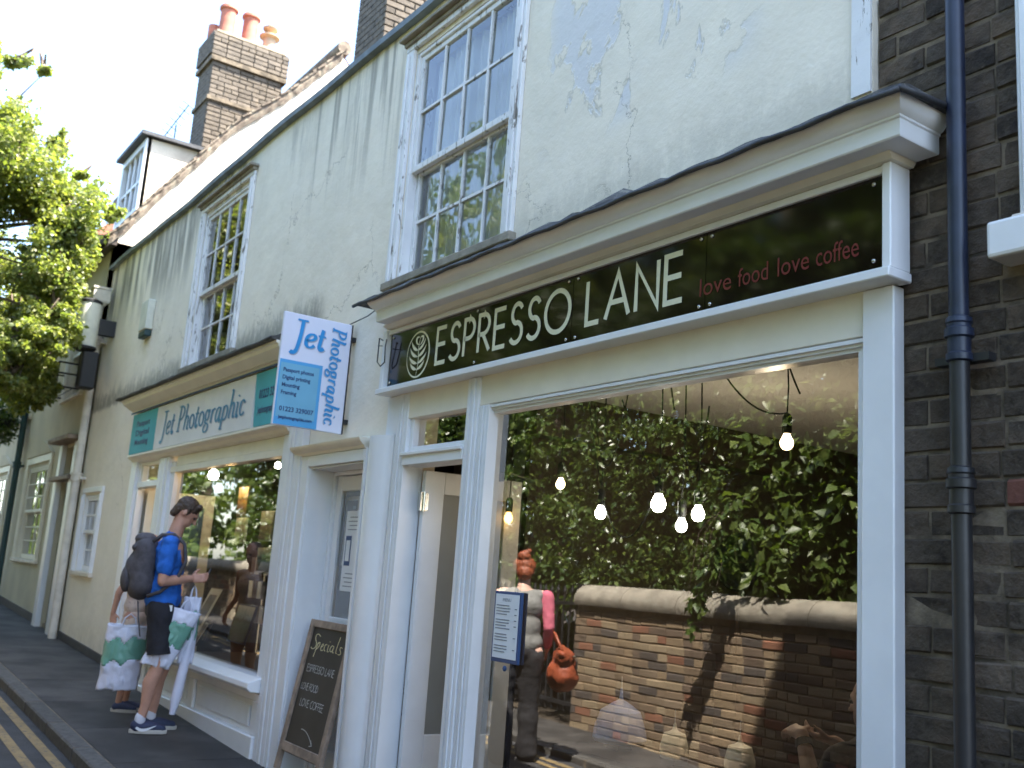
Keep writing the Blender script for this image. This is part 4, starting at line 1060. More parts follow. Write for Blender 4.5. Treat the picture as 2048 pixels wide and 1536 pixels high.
# downpipes on the left
def pipe(x, y, z0, z1, r, m, label, hop=True, joints=()):
    e = empty('downpipe', (x, y, z0), label, 'pipe')
    MB().tube([(x, y, z0), (x, y, z1)], r, 12).build('pipe', m, e, smooth='auto')
    for z in joints: MB().lathe((x, y, z), [(r+.002, -.05), (r+.014, -.045), (r+.014, .03), (r+.022, .035), (r+.022, .06), (r+.002, .062)], 14).build('collar', m, e, smooth='auto')
    for z in joints: MB().box(x-r-.05, x+r+.05, y+r*.3, y+.05+r, z-.02, z+.012).build('ear_bracket', m, e)
    return e
e = pipe(-13.86, -.10, .42, 4.35, .052, M['creampipe'], 'cream painted downpipe with hopper head at the left end of the shop building', joints=(2.50, 4.28))
MB().tube([(-13.86, -.10, 4.33), (-13.80, -.16, 4.45), (-13.80, -.16, 4.78)], .056, 12).build('swan_neck', M['creampipe'], e, smooth='auto')
MB().lathe((-13.80, -.16, 4.80), [(.06, -.06), (.14, .0), (.15, .02), (.15, .17), (.165, .175), (.165, .20), (.12, .2)], 4, Matrix.Rotation(R(45), 4, 'Z')).build('hopper_head', M['creampipe'], e)
pipe(-18.6, -.10, .6, 5.72, .05, M['greenpipe'], 'dark green downpipe on the yellow house between its windows', joints=(2.9,))
e = empty('box_sign', (-13.5, -.3, 4.3), 'white rounded box with black cap and black lower casing high beside the hopper head', 'sign')
mb = MB(); TT = Matrix.Translation((-13.42, -.33, 4.38))
mb.lathe((-13.42, -.33, 4.12), [(.13, 0), (.135, .02), (.135, .54), (.13, .56)], 20).build('casing', M['alarm'], e, smooth='auto')
MB().lathe((-13.42, -.33, 4.682), [(.14, 0), (.14, .03), (.08, .06)], 20).build('cap', M['black'], e, smooth='auto')
MB().box(-13.47, -13.37, -.22, -.001, 4.3, 4.5).build('wall_bracket', M['black'], e)
MB().lathe((-13.42, -.33, 4.06), [(.10, 0), (.14, .03), (.14, .058)], 20).build('bracket', M['black'], e, smooth='auto')
MB().box(-13.50, -13.30, -.36, -.16, 3.58, 4.055).build('lower_casing', M['black'], e, bevel=.02)
e = empty('alarm_box', (-11.75, -.05, 4.2), 'small off white alarm box with dark green foot on the render wall', 'alarm')
MB().box(-11.86, -11.56, -.085, -.002, 4.10, 4.45).build('cover', M['alarm'], e, bevel=.012, seg=2)
MB().box(-11.85, -11.57, -.08, -.003, 4.02, 4.098).build('foot', M['greenpipe'], e, bevel=.015, seg=2)
# iron balconette and hanging basket
e = empty('window_guard', (-15.45, -.2, 3.8), 'black iron window guard under the cottage upper window', 'railing')
mb = MB()
for z in (3.78, 3.97, 4.12): mb.tube([(-16.05, -.002, z), (-16.05, -.34, z), (-14.85, -.34, z), (-14.85, -.002, z)], .013, 6)
mb.build('rails', M['darkmetal'], e)
for i in range(13): MB().tube([(-16.05+.1*i, -.34, 3.78), (-16.05+.1*i, -.34, 4.12)], .008, 5).build('bar', M['darkmetal'], e)
for y in (-.12, -.24): MB().tube([(-16.05, y, 3.78), (-14.85, y, 3.78)], .008, 5).build('bar', M['darkmetal'], e)

# second chimney behind the parapet
c2 = empty('chimney_stack', (-9.2, 1.6, 5.4), 'brick chimney stack rising behind the lead parapet', 'chimney')
X2, Y2 = -9.0, 1.27
MB().box(X2-.7, X2-.02, Y2+.02, Y2+1.1, 5.45, 10.0).build('core', M['mortar2'], c2)
z = 6.9; r = 0; n = 0
stx = MB()
while z < 9.9:
    y = Y2-(.11 if r % 2 else 0)
    while y < Y2+1.1:
        L = .215; a, b = max(y, Y2), min(y+L, Y2+1.1)
        if b-a > .05:
            if 7.0 < z < 8.2:
                kk = ('c', round(b-a, 2), 0)
                if kk not in BM: BM[kk] = brick_mesh(b-a, M['chimbrick'])
                o = bpy.data.objects.new('brick', BM[kk]); COL.objects.link(o); o.parent = c2
                o.matrix_basis = Matrix.Translation(-c2.location) @ Matrix.Translation((X2, a, z)) @ Matrix.Rotation(R(90), 4, 'Z')
            else: stx.box(X2-.04, X2, a, b, z, z+.064)
        y += L+.012
    x = X2-.7-(.11 if r % 2 else 0)
    while x < X2-.06:
        a, b = max(x, X2-.7), min(x+.215, X2-.05)
        if b-a > .03: stx.box(a, b, Y2, Y2+.04, z, z+.064)
        x += .227
    z += .076; r += 1
tag(stx.build('brickwork', M['chimbrick'], c2), kind='stuff')

# distant roof beyond the tree, TV aerial
e = empty('far_house', (-27, .5, 1.1), 'distant house with red tiled roof and chimney glimpsed behind the tree', 'building')
MB().box(-33, -23.2, .6, 6., .8, 7.6).build('wall', M['gable'], e)
fr_ = MB().add([(-33.2, .3, 7.55), (-23.1, .3, 7.55), (-23.1, 3.3, 10.4), (-33.2, 3.3, 10.4), (-33.2, 6.3, 7.55), (-23.1, 6.3, 7.55)], [(0, 1, 2, 3), (3, 2, 5, 4), (1, 5, 2), (0, 3, 4)]).build('roof', M['redtile'], e)
MB().box(-29, -28, 2.8, 3.8, 9.6, 11.3).build('chimney', M['chimbrick'], e)
e = empty('tv_aerial', (-15.9, 1.0, 7.6), 'thin television aerial above the dormer', 'aerial')
mb = MB().tube([(-15.9, 1.0, 7.6), (-15.9, 1.0, 8.45)], .012, 5); mb.build('mast', M['darkmetal'], e)
mb = MB().tube([(-16.0, .85, 8.2), (-15.7, 1.1, 8.75)], .01, 5)
for i in range(7):
    t = i/6; p = Vector((-16.0, .85, 8.2)).lerp(Vector((-15.7, 1.1, 8.75)), t); mb.tube([p+Vector((.1, -.12, 0)), p-Vector((.1, -.12, 0))], .006, 4)
mb.build('elements', M['darkmetal'], e)

# ================================================================ OPPOSITE SIDE (seen mirrored in the glass)
WY = -3.50
def opp_wall(name, x0, x1, label, limit, zt=1.42):
    e = empty(name, ((x0+x1)/2, WY, G((x0+x1)/2)), label, 'wall')
    MB().box(x0, x1, WY-.28, WY-.012, -.4, zt).build('mortar_core', M['mortar2'], e)
    bricks(e, x0, x1, G(x0)-.12, zt-.03, WY, [], M['brickyellow'], None, limit, 'y'+name, face=1, key_fn=lambda p: abs(p[0]+6.4)+abs(p[1]-.9)*.8)
    x = x0
    while x < x1-.01:
        L = min(.72, x1-x)
        poly = [(.04, 0), (.055, .04), (.05, .09), (.01, .15), (-.06, .195), (-.15, .205), (-.24, .19), (-.32, .13), (-.34, 0)]
        mb = MB(); mb.prism(poly, lambda p, t: (t, WY+p[0], zt-.01+p[1]), x+.004, x+L-.004)
        o = mb.build('coping_stone', M['stonecope'], e, smooth='auto'); x += L
    return e
opp_wall('garden_wall', -8.05, 5.5, 'buff brick garden wall with rounded stone coping, mirrored in the cafe window', 298)
opp_wall('garden_wall', -26.0, -9.6, 'farther length of buff brick garden wall beyond the iron gate', 0)
g = empty('garden_gate', (-8.85, WY-.1, .3), 'dark iron railing gate in the gap of the garden wall', 'gate')
for i in range(15):
    x = -9.56+i*.107
    MB().tube([(x, WY-.1, .36), (x, WY-.1, 1.52)], .011, 6).lathe((x, WY-.1, 1.52), [(.018, 0), (.02, .02), (.002, .08)], 6).build('bar', M['darkmetal'], g)
for z in (.42, 1.40): MB().box(-9.6, -8.05, WY-.12, WY-.08, z, z+.035).build('rail', M['darkmetal'], g)
MB().box(-8.11, -8.05, WY-.14, WY-.05, .25, 1.62).build('gate_post', M['darkmetal'], g); MB().box(-9.66, -9.60, WY-.14, WY-.05, .25, 1.62).build('gate_post', M['darkmetal'], g)

# foliage ---------------------------------------------------------
RS = np.random.default_rng(5)
def leaves(name, pts, size, m, parent, droop=.5, long=1.5, nrm=None):
    """pts (n,3) world; each leaf a folded 4-triangle blade"""
    n = len(pts); pts = pts.astype(np.float64)
    d = RS.normal(size=(n, 3)); d[:, 2] = d[:, 2]*.5-droop; d /= np.linalg.norm(d, axis=1)[:, None]
    a = RS.normal(size=(n, 3))*.6; a[:, 2] += .6
    if nrm is not None: a += nrm
    s_ = np.cross(d, a); s_ /= np.linalg.norm(s_, axis=1)[:, None]; up = np.cross(s_, d)
    L = size*RS.uniform(.6, 1.25, n)[:, None]; W = L/long*.5
    base = pts; mid = pts+d*L*.45; tip = pts+d*L-up*L*.12
    lft = mid+s_*W+up*W*.35; rgt = mid-s_*W+up*W*.35
    V = np.stack([base, lft, tip, rgt, mid], 1).reshape(-1, 3)
    k = np.arange(n)[:, None]*5
    F = np.stack([k+0, k+4, k+1, k+1, k+4, k+2, k+2, k+4, k+3, k+3, k+4, k+0], 1).reshape(-1, 3)
    me = bpy.data.meshes.new(name); me.vertices.add(len(V)); me.vertices.foreach_set('co', V.astype(np.float32).ravel())
    me.loops.add(F.size); me.loops.foreach_set('vertex_index', F.astype(np.int32).ravel())
    me.polygons.add(len(F)); me.polygons.foreach_set('loop_start', np.arange(0, F.size, 3, dtype=np.int32)); me.polygons.foreach_set('loop_total', np.full(len(F), 3, dtype=np.int32))
    me.update(); me.materials.append(m)
    return tag(link(name, me, parent), kind='stuff')
def shell(c, r, n, fill=.35):
    """points near the surface of an ellipsoid clump"""
    v = RS.normal(size=(n, 3)); v /= np.linalg.norm(v, axis=1)[:, None]
    q = 1-np.abs(RS.normal(size=n))*fill; return np.array(c)+v*np.array(r)*np.clip(q, 0, 1.15)[:, None]
def twigs(mb, root, ends, r0):
    for e_ in ends:
        a = Vector(root); b = Vector(e_); m1 = a.lerp(b, .5)+Vector((random.uniform(-.2, .2), random.uniform(-.2, .2), random.uniform(.0, .35)))
        pts = [a, a.lerp(m1, .5), m1, m1.lerp(b, .5), b]; mb.tube(pts, [r0, r0*.7, r0*.42, r0*.2, r0*.03], 6)
def tree(name, label, base, h, clumps, size, m, nper, r0=.14, long=1.5, droop=.5, cat='tree', ctrl=None):
    e = empty(name, base, label, cat)
    b = Vector(base); mb = MB(); top = b+Vector((0, 0, h))
    if ctrl: pts = [b]+[Vector(c) for c in ctrl]; mb.tube(pts, [r0*(1-.55*i/(len(pts)-1)) for i in range(len(pts))], 10); top = pts[-1]
    else: mb.tube([b, b.lerp(top, .5)+Vector((.08, .05, 0)), top], [r0, r0*.8, r0*.6], 10)
    mb.build('trunk', M['bark'], e, smooth=True)
    br = MB(); P = []
    for (c, r) in clumps:
        nn = int(nper*(r[0]*r[1]+r[1]*r[2]+r[0]*r[2]))
        subs = max(3, int(nn/140))
        for i in range(subs):
            v = RS.normal(size=3); v /= np.linalg.norm(v); cc = np.array(c)+v*np.array(r)*RS.uniform(.3, .95)
            rr = np.array(r)*RS.uniform(.16, .42); P.append(shell(cc, rr, int(nn/subs), .5))
            if i % 3 == 0: twigs(br, c, [tuple(cc)], r0*.16)
    twigs(br, top, [c for c, r in clumps], r0*.5)
    br.build('limbs', M['bark'], e, smooth=True)
    P = np.concatenate(P)
    leaves('crown', P, size, m, e, droop, long); return e, P
# street tree overhanging from the garden on the left
cl = [((-13.5, -.80, 5.75), (.9, .50, .55)), ((-13.2, -.60, 5.35), (.5, .30, .40)), ((-13.3, -.95, 4.95), (.8, .5, .45)), ((-13.0, -.78, 4.35), (.6, .36, .42)), ((-13.6, -1.45, 6.2), (1.1, .6, .7)),
      ((-14.2, -1.6, 6.9), (.8, .42, .35)), ((-13.9, -1.95, 7.6), (.6, .25, .30)), ((-14.4, -1.2, 7.95), (.4, .16, .10)), ((-14.3, -1.6, 7.95), (.4, .2, .10)), ((-14.0, -2.1, 5.2), (1.4, .8, 1.0)), ((-13.2, -1.35, 3.85), (.9, .46, .36)),
      ((-13.9, -.95, 6.75), (.4, .12, .24)), ((-13.9, -.62, 6.45), (.4, .12, .10)), ((-14.5, -2.6, 6.8), (1.4, 1.0, 1.4)), ((-13.0, -1.0, 4.0), (.6, .45, .28)), ((-17.5, -1.8, 5.8), (1.4, 1.2, 1.1)), ((-14.9, -1.0, 4.5), (1.0, .5, .4)),
      ((-15.0, -.7, 4.4), (.9, .4, .7)), ((-14.4, -.55, 5.0), (.6, .3, .4)), ((-16.0, -.8, 4.2), (.9, .45, .6)), ((-13.6, -.9, 3.75), (.7, .35, .4)), ((-14.6, -.7, 3.7), (.8, .35, .35)), ((-13.6, -.22, 5.98), (.3, .14, .14)), ((-13.2, -1.2, 3.5), (.5, .2, .2))]
tree('street_tree', 'sunlit leafy tree hanging over the lane at left', (-15.4, -4.3, .5), 3.2, cl, .066, M['leaf'], 6000, .2, ctrl=[(-15.3, -4.2, 2.2), (-15.4, -3.7, 3.8), (-15.5, -3.0, 5.2)])
# shrubs and climbers above the garden wall (mirrored in glass)
def bank(name, label, x0, x1, z0, z1, y, m, size, n, lean, long=1.5, trunkx=None, cat='shrub', depth=.55):
    xs = RS.uniform(x0, x1, 26); cl = []
    e = empty(name, ((x0+x1)/2, y-.6, .3), label, cat); mb = MB(); P = []
    for i in range(5):
        x = x0+(x1-x0)*(i+.5)/5; mb.tube([(x, y-.5, .2), (x+.1, y-.4, z0+.3), (x-.1, y-.35, (z0+z1)/2), (x+.15, y-.3, z1-.2)], [.05, .045, .03, .01], 7)
        for j in range(4):
            z = random.uniform(z0+.3, z1); mb.tube([(x, y-.4, z-.2), (x+random.uniform(-.4, .4), y-.25, z+.05), (x+random.uniform(-.7, .7), y-.1, z+random.uniform(-.2, .2))], [.012, .007, .002], 5)
    mb.build('stems', M['bark'], e, smooth=True)
    na = int(n/60)
    cx = RS.uniform(x0, x1, na); cz = RS.uniform(z0, z1, na); cy = y-.25+RS.uniform(-depth, 1, na)*lean*(.6+.4*np.sin(cx*2.3)*np.cos(cz*1.9))
    for a, b, c in zip(cx, cy, cz): P.append(shell((a, b, c), (.24, .18, .15), 60, .5))
    P = np.concatenate(P)
    leaves('foliage', P, size, m, e, .7, long); return e
bank('cherry_tree', 'leafy cherry branches over the garden wall, right side of the cafe window reflection', -6.1, -3.0, 1.75, 4.6, -3.6, M['leaf2'], .125, 24000, .42, 1.6, cat='tree')
bank('laurel_shrub', 'glossy evergreen shrub behind the garden wall, middle of the cafe window reflection', -8.6, -5.9, 1.65, 4.5, -3.75, M['leaf3'], .08, 34000, .36, 2.0)
bank('evergreen_tree', 'dark evergreen tree behind the garden gate, mirrored beside the red haired woman', -12.6, -8.5, 1.3, 6.0, -4.1, M['leaf3'], .085, 32000, .5, 1.8, cat='tree')
bank('leafy_tree', 'tall light green tree behind the garden wall mirrored in the upper window', -12.5, -6.5, 4.2, 7.2, -4.4, M['leaf'], .09, 22000, .8, 1.5, cat='tree')
bank('garden_shrub', 'leafy shrub behind the wall opposite the brick building', -2.9, 3.5, 1.5, 3.8, -4.2, M['leaf2'], .11, 9000, .3, 1.6)
bank('garden_tree', 'trees behind the wall opposite the photo shop', -20.5, -12.4, 1.6, 5.5, -4.6, M['leaf3'], .10, 26000, .6, 1.5, cat='tree')
def mass(name, label, x0, x1, y, z1, m, size, n, th=1.2):
    e = empty(name, ((x0+x1)/2, y, .3), label, 'tree'); mb = MB(); P = []
    for i in range(3):
        x = x0+(x1-x0)*(i+.5)/3; mb.tube([(x, y, .1), (x+.1, y, z1*.4), (x-.1, y, z1*.8)], [.14, .11, .04], 8)
    mb.build('trunk', M['bark'], e, smooth=True)
    na = n//70
    for i in range(na):
        x = RS.uniform(x0, x1); z = RS.uniform(.6, z1*(.86+.14*math.sin(x*1.7)))
        P.append(shell((x, y+RS.uniform(-th, th), z), (.5, .4, .33), 70, .5))
    leaves('crown', np.concatenate(P), size, m, e, .6, 1.5)
mass('backdrop_tree', 'tall full tree deep in the garden opposite the cafe', -9.5, -2.0, -7.0, 9.2, M['leaf2'], .22, 26000)
mass('backdrop_tree', 'tall full tree deep in the garden opposite the side door', -17.0, -9.5, -7.0, 9.4, M['leaf2'], .22, 26000)
mass('backdrop_tree', 'tall full tree deep in the garden opposite the yellow house', -26.0, -17.0, -6.5, 10.5, M['leaf2'], .20, 19000)
mass('backdrop_tree', 'tall full tree deep in the garden far along the lane at left', -36.0, -26.0, -6.0, 11, M['leaf2'], .24, 17000)
mass('backdrop_tree', 'tall full tree at the farthest end of the garden, end of the lane', -52.0, -36.0, -5.8, 11, M['leaf2'], .30, 16000)
mass('backdrop_tree', 'tall full tree deep in the garden opposite the brick building', -2.0, 6.0, -7.2, 8.0, M['leaf2'], .20, 12000)
P = np.concatenate([shell((-4.15, -3.32, 2.22), (.10, .06, .05), 45, .6), shell((-4.45, -3.30, 2.30), (.06, .05, .06), 25, .6)])
tag(leaves('russet_sprig', P, .09, M['leafred'], None), 'small sprig of russet leaves hanging above the garden wall', 'sprig')
# hanging basket plant on the cottage
e = empty('hanging_basket', (-18.9, -.4, 3.5), 'dark leafy hanging basket on the yellow cottage wall', 'plant')
MB().lathe((-18.9, -.42, 3.45), [(.08, 0), (.2, .1), (.26, .22)], 12).tube([(-18.9, -.001, 4.2), (-18.9, -.42, 4.2), (-18.9, -.42, 3.7)], .012, 5).build('basket', M['darkmetal'], e)
leaves('foliage', shell((-18.9, -.42, 3.62), (.38, .34, .42), 1600, .5), .08, M['leaf3'], e)
# creeper with dark dangling stems over the coping
e = empty('trailing_creeper', (-5.9, -3.3, 1.3), 'dark creeper spray hanging down in front of the garden wall, mirrored in the cafe window', 'plant')
mb = MB()
for i in range(6):
    x = -5.62-.07*i; mb.tube([(x, -3.22, 2.40-.03*i), (x-.12, -3.18, 2.1), (x-.25, -3.16, 1.6-.06*i)], [.004, .003, .001], 5)
mb.build('stems', M['bark'], e)
P = np.concatenate([shell((-5.70-.075*i, -3.17, 2.28-.15*i), (.10, .05, .13), 42, .6) for i in range(6)]+[shell((-6.05-.02*i, -3.16, 1.62-.10*i), (.03, .03, .09), 9, .6) for i in range(4)]); leaves('foliage', P, .09, M['leaf3'], e, 1.0)

# ================================================================ THINGS AT THE SHOPS
# chalkboard leaning in the side doorway
ab = empty('chalkboard_sign', (-6.2, -.05, .25), 'wooden framed chalkboard reading Specials leaning in the side doorway', 'sign')
Xa, Xb = -6.50, -5.86; yb_, yt = -.11, .05; zb1, zt1 = .30, 1.25
def BT(u, v_, o=0.):      # u 0..1 across, v up; on leaning plane
    y = yb_+(yt-yb_)*v_; z = zb1+(zt1-zb1)*v_; nx = math.atan2(yt-yb_, zt1-zb1)
    return (Xa+(Xb-Xa)*u, y-o*math.cos(nx), z+o*math.sin(nx))
def slab(u0, u1, v0, v1, o0, o1):
    return MB().hexa([BT(u, v, o) for u in (u0, u1) for v in (v0, v1) for o in (o0, o1)])
slab(.07, .93, .12, .95, -.006, .004).build('board', M['chalkboard'], ab)
for u0, u1, v0, v1 in ((0, .08, 0, 1), (.92, 1, 0, 1)): slab(u0, u1, v0, v1, -.012, .018).build('frame_stile', M['wood'], ab, bevel=.003)
for v0, v1 in ((.95, 1.0), (.125, .185)): slab(.081, .919, v0, v1, -.011, .016).build('frame_rail', M['wood'], ab, bevel=.003)
ang = math.atan2(yt-yb_, zt1-zb1)
def TB(u, v, o=.0055):
    p = BT(u, v, o); return Matrix.Translation(p) @ Matrix.Rotation(-ang, 4, 'X') @ Matrix(((1, 0, 0, 0), (0, 0, -1, 0), (0, 1, 0, 0), (0, 0, 0, 1)))
L = MB()
spec = [bez((.62, .9), (.2, 1.25), (.0, .8), (.3, .55), 10)+bez((.3, .55), (.6, .3), (.2, -.15), (-.1, .12), 10)[1:],
        bez((.55, .5), (.5, .2), (.45, 0), (.38, -.45), 8), bez((.52, .35), (.7, .75), (.95, .4), (.5, .05), 10),
        bez((.9, .25), (1.2, .3), (1.15, .6), (.98, .4), 8)+bez((.98, .4), (.85, .05), (1.05, -.05), (1.2, .12), 8)[1:],
        bez((1.5, .45), (1.25, .65), (1.15, .05), (1.45, .06), 10), bez((1.66, .5), (1.6, .1), (1.62, -.05), (1.78, .1), 8), [(1.72, .72), (1.70, .66)],
        bez((2.2, .45), (1.8, .65), (1.75, -.1), (2.1, .15), 10)+bez((2.1, .15), (2.15, .3), (2.2, .4), (2.18, .45), 4)[1:]+bez((2.18, .45), (2.12, .1), (2.15, 0), (2.3, .1), 6)[1:],
        bez((2.6, 1.1), (2.45, .3), (2.4, 0), (2.6, .08), 8), bez((3.0, .45), (2.75, .6), (2.75, .35), (2.9, .25), 8)+bez((2.9, .25), (3.05, .1), (2.85, -.05), (2.7, .05), 6)[1:]]
for i, q in enumerate(spec): put(L, ribbon([(a*.150, b*.10) for a, b in q], lambda dx, dy, s: .0035+.006*abs(dy), i*.0002), TB(.14, .80))
L.build('chalk_heading', M['chalky'], ab)
L = MB()
strokes(L, TB(.16, .655), 'ESPRESSO LANE', .045, .0034, gap=.16, width=.42, jitter=.03)
strokes(L, TB(.13, .535), 'LOVE FOOD', .042, .0034, gap=.16, width=.26, jitter=.04)
strokes(L, TB(.20, .43), 'LOVE COFFEE', .045, .0034, gap=.16, width=.36, jitter=.04)
L.build('chalk_lines', M['chalk'], ab)
L = MB(); put(L, ribbon(bez((0, .02), (.06, .03), (.14, 0), (.20, -.05), 10), .0035), TB(.38, .27)); put(L, ribbon([(.175, -.02), (.203, -.052), (.165, -.06)], .0035, .0003), TB(.38, .27))
L.build('chalk_arrow', M['chalk'], ab)
# posters in the side door
e = empty('door_notice', (-6.15, .16, 1.7), 'white printed notice with dark photo frame taped in the side door glass', 'notice')
Yn = .178
MB().box(-6.42, -6.14, Yn, Yn+.002, 1.45, 1.99).build('paper_sheet', M['paper'], e)
mb = MB().box(-6.395, -6.31, Yn-.0015, Yn-.0005, 1.62, 1.82); mb.build('photo_border', M['navy'], e); MB().box(-6.382, -6.323, Yn-.003, Yn-.002, 1.65, 1.79).build('photo', M['paper'], e)
L = MB()
for i in range(4): L.box(-6.38+.02*(i % 2), -6.19, Yn-.0015, Yn-.0005, 1.86+i*.028, 1.866+i*.028); L.box(-6.38+.02*(i % 2), -6.19, Yn-.0015, Yn-.0005, 1.48+i*.028, 1.486+i*.028)
L.build('print_line', M['inkgrey'], e)
e = empty('poster', (-6.45, .2, 1.9), 'grey photographic poster in pale frame behind the side door glass', 'poster')
MB().box(-6.56, -6.36, .235, .245, 1.62, 2.10).build('frame', M['sillstone'], e); MB().box(-6.54, -6.385, .231, .2345, 1.65, 2.07).build('print', M['wall_in2'], e)
mb = MB()
for i in range(6): mb.box(-6.44, -6.40, .229, .2305, 1.85+i*.032, 1.87+i*.032)
mb.build('print_block', M['inkgrey'], e)
# menu holder on the cafe window
e = empty('menu_holder', (-4.16, 0, 1.36), 'framed white menu in dark blue holder on the cafe window glass', 'menu')
MB().box(-4.285, -4.055, .010, .026, 1.205, 1.545).build('holder', M['navy'], e, bevel=.003)
MB().box(-4.270, -4.070, .007, .0095, 1.225, 1.532).build('menu_sheet', M['paper'], e)
L = MB(); put(L, fitx(textmesh('MENU', .022), .07), TF(-4.205, .0055, 1.498))
for i in range(17):
    if i in (4, 9, 13): continue
    z = 1.475-i*.0138; L.box(-4.258, -4.258+random.uniform(.09, .125), .0055, .0065, z, z+.0045)
    if i % 2: L.box(-4.10, -4.082, .0055, .0065, z, z+.0045)
L.build('menu_print', M['inkgrey'], e)
MB().lathe((-4.17, .022, 1.178), [(.014, 0), (.014, .006), (.008, .01)], 12, Matrix.Rotation(R(90), 4, 'X')).build('sucker', M['navy'], e)

# bulbs hanging in the cafe
M['bulb'] = emis('lit_bulb', (1, .93, .80), 7.)
M['bulbwarm'] = emis('warm_bulb', (1, .55, .14), 1.6)
M['bulbcream'] = emis('soft_bulb', (1, .75, .42), 2.0)
bl = [(-4.60, .62, 2.16, .9, 'bulbcream'), (-4.23, .62, 1.99, 1., 'bulb'), (-3.78, .62, 2.03, 1.25, 'bulb'), (-3.61, .62, 1.92, .95, 'bulb'), (-3.50, .62, 1.975, 1.05, 'bulb'), (-2.97, .62, 2.285, 1.0, 'bulbcream'), (-5.10, .62, 1.97, .9, 'bulbwarm')]
lab = ['soft cream bulb in dark holder, upper left of the cluster in the cafe window', 'white lit bulb second from the left in the cafe cluster', 'largest white lit bulb, centre of the cafe cluster', 'lowest white lit bulb in the cafe cluster', 'white lit bulb just right of the lowest one in the cafe',
       'cream bulb hanging alone, high at the right of the cafe window', 'amber half hidden bulb beside the left stile of the cafe window']
for i, ((x, y, z, s_, m), lb_) in enumerate(zip(bl, lab)):
    e = empty('pendant_bulb', (x, y, z), lb_, 'light bulb', 'bare bulbs hanging in the cafe window')
    s_ *= .76
    MB().lathe((x, y, z), [(.002, -.043*s_), (.022*s_, -.038*s_), (.036*s_, -.020*s_), (.040*s_, 0), (.036*s_, .018*s_), (.024*s_, .04*s_), (.018*s_, .055*s_)], 16).build('bulb', M[m], e, smooth=True)
    MB().lathe((x, y, z+.055*s_), [(.020, 0), (.022, .01), (.022, .075), (.012, .09)], 12).build('lamp_holder', M['black'], e, smooth='auto')
    cx_ = x+(-.1 if i == 1 else .0)
    MB().tube([(x, y, z+.13), (x+.005, y, (z+2.8)/2), (x-.01, y, 2.80)], .004, 5).build('flex', M['black'], e)
cab = empty('cable_swag', (-3.9, .62, 2.4), 'looping black cables strung between the cafe bulbs', 'cable')
def swag(a, b, sag, n=14):
    a, b = Vector(a), Vector(b); return [a.lerp(b, i/n)-Vector((0, 0, sag*4*(i/n)*(1-i/n))) for i in range(n+1)]
for a, b, s_ in (((-4.23, .62, 2.1), (-3.78, .62, 2.14), .26), ((-4.42, .62, 2.78), (-4.23, .62, 2.12), .04), ((-4.33, .62, 2.6), (-4.05, .62, 2.65), .38), ((-4.10, .62, 2.6), (-3.80, .62, 2.15), .02), ((-3.45, .62, 2.78), (-2.97, .62, 2.42), .10), ((-3.62, .62, 2.4), (-3.45, .62, 2.5), .28), ((-3.02, .62, 2.79), (-2.90, .62, 2.5), .02), ((-3.75, .62, 2.79), (-3.69, .62, 2.5), .02)):
    MB().tube(swag(a, b, s_), .0045, 5).build('cable', M['black'], cab)
M['shade'] = mat('white_shade', (.80, .78, .68), .5, .05); M['shadeblue'] = mat('powder_blue_shade', (.36, .46, .82), .6, .15, 8)
for (x, y, z, r, m, lb_) in ((-4.42, 1.0, .83, .15, 'shadeblue', 'pale blue domed pendant shade low inside the cafe'), (-3.99, 1.0, .82, .075, 'shade', 'left small cream domed pendant shade low inside the cafe'), (-3.54, 1.0, .83, .075, 'shade', 'right small cream domed pendant shade low inside the cafe')):
    e = empty('domed_shade', (x, y, z), lb_, 'lampshade', 'domed shades standing inside the cafe')
    MB().lathe((x, y, z), [(r*.9, -.06), (r, -.04), (r*.98, 0), (r*.75, .55*r+.02), (r*.35, .95*r), (.012, 1.1*r), (.006, 1.5*r)], 18).build('shade', M[m], e, smooth='auto')
    MB().tube([(x, y, z+1.45*r), (x, y, z+1.45*r+.07)], .003, 5).build('stem', M['paper'], e)
    MB().box(x-.05, x+.05, y-.05, y+.05, .12, z-.06).build('stand', M['darkwood'], e)
# cafe clock / round mirror
e = empty('wall_clock', (-5.24, 3.0, 1.85), 'round black rimmed wall clock inside the cafe', 'clock')
MB().lathe((-5.05, 2.6, 1.84), [(.001, 0), (.20, 0), (.205, .02), (.19, .035), (.185, .012), (.001, .012)], 28, Matrix.Rotation(R(90), 4, 'X')).build('clock_case', M['black'], e, smooth='auto')
MB().box(-5.055, -5.045, 2.56, 2.57, 1.84, 1.95).box(-5.05, -4.97, 2.56, 2.57, 1.835, 1.845).build('clock_hand', M['steel'], e)
MB().tube([(-5.05, 2.6, 1.2), (-5.05, 2.6, 1.65)], .01, 6).box(-5.15, -4.95, 2.5, 2.7, .12, 1.2).build('clock_stand', M['darkwood'], e)
# interior tables
for x, y in ((-3.9, 1.0), (-3.2, 2.4)):
    e = empty('cafe_table', (x, y, .12), 'dark wooden cafe table in the front of the cafe' if x < -3.5 else 'dark wooden cafe table farther back in the cafe', 'table')
    if x > -3.5: MB().box(x-.35, x+.35, y-.35, y+.35, .74, .77).build('tabletop', M['darkwood'], e, bevel=.005)
    else: MB().box(x-.75, x+.6, y-.28, y+.28, .70, .73).build('tabletop', M['darkwood'], e, bevel=.005)
    for dx in (-.3, .3):
        for dy in (-.24, .24): MB().box(x+dx-.02, x+dx+.02, y+dy-.02, y+dy+.02, .12, .70).build('leg', M['darkwood'], e)
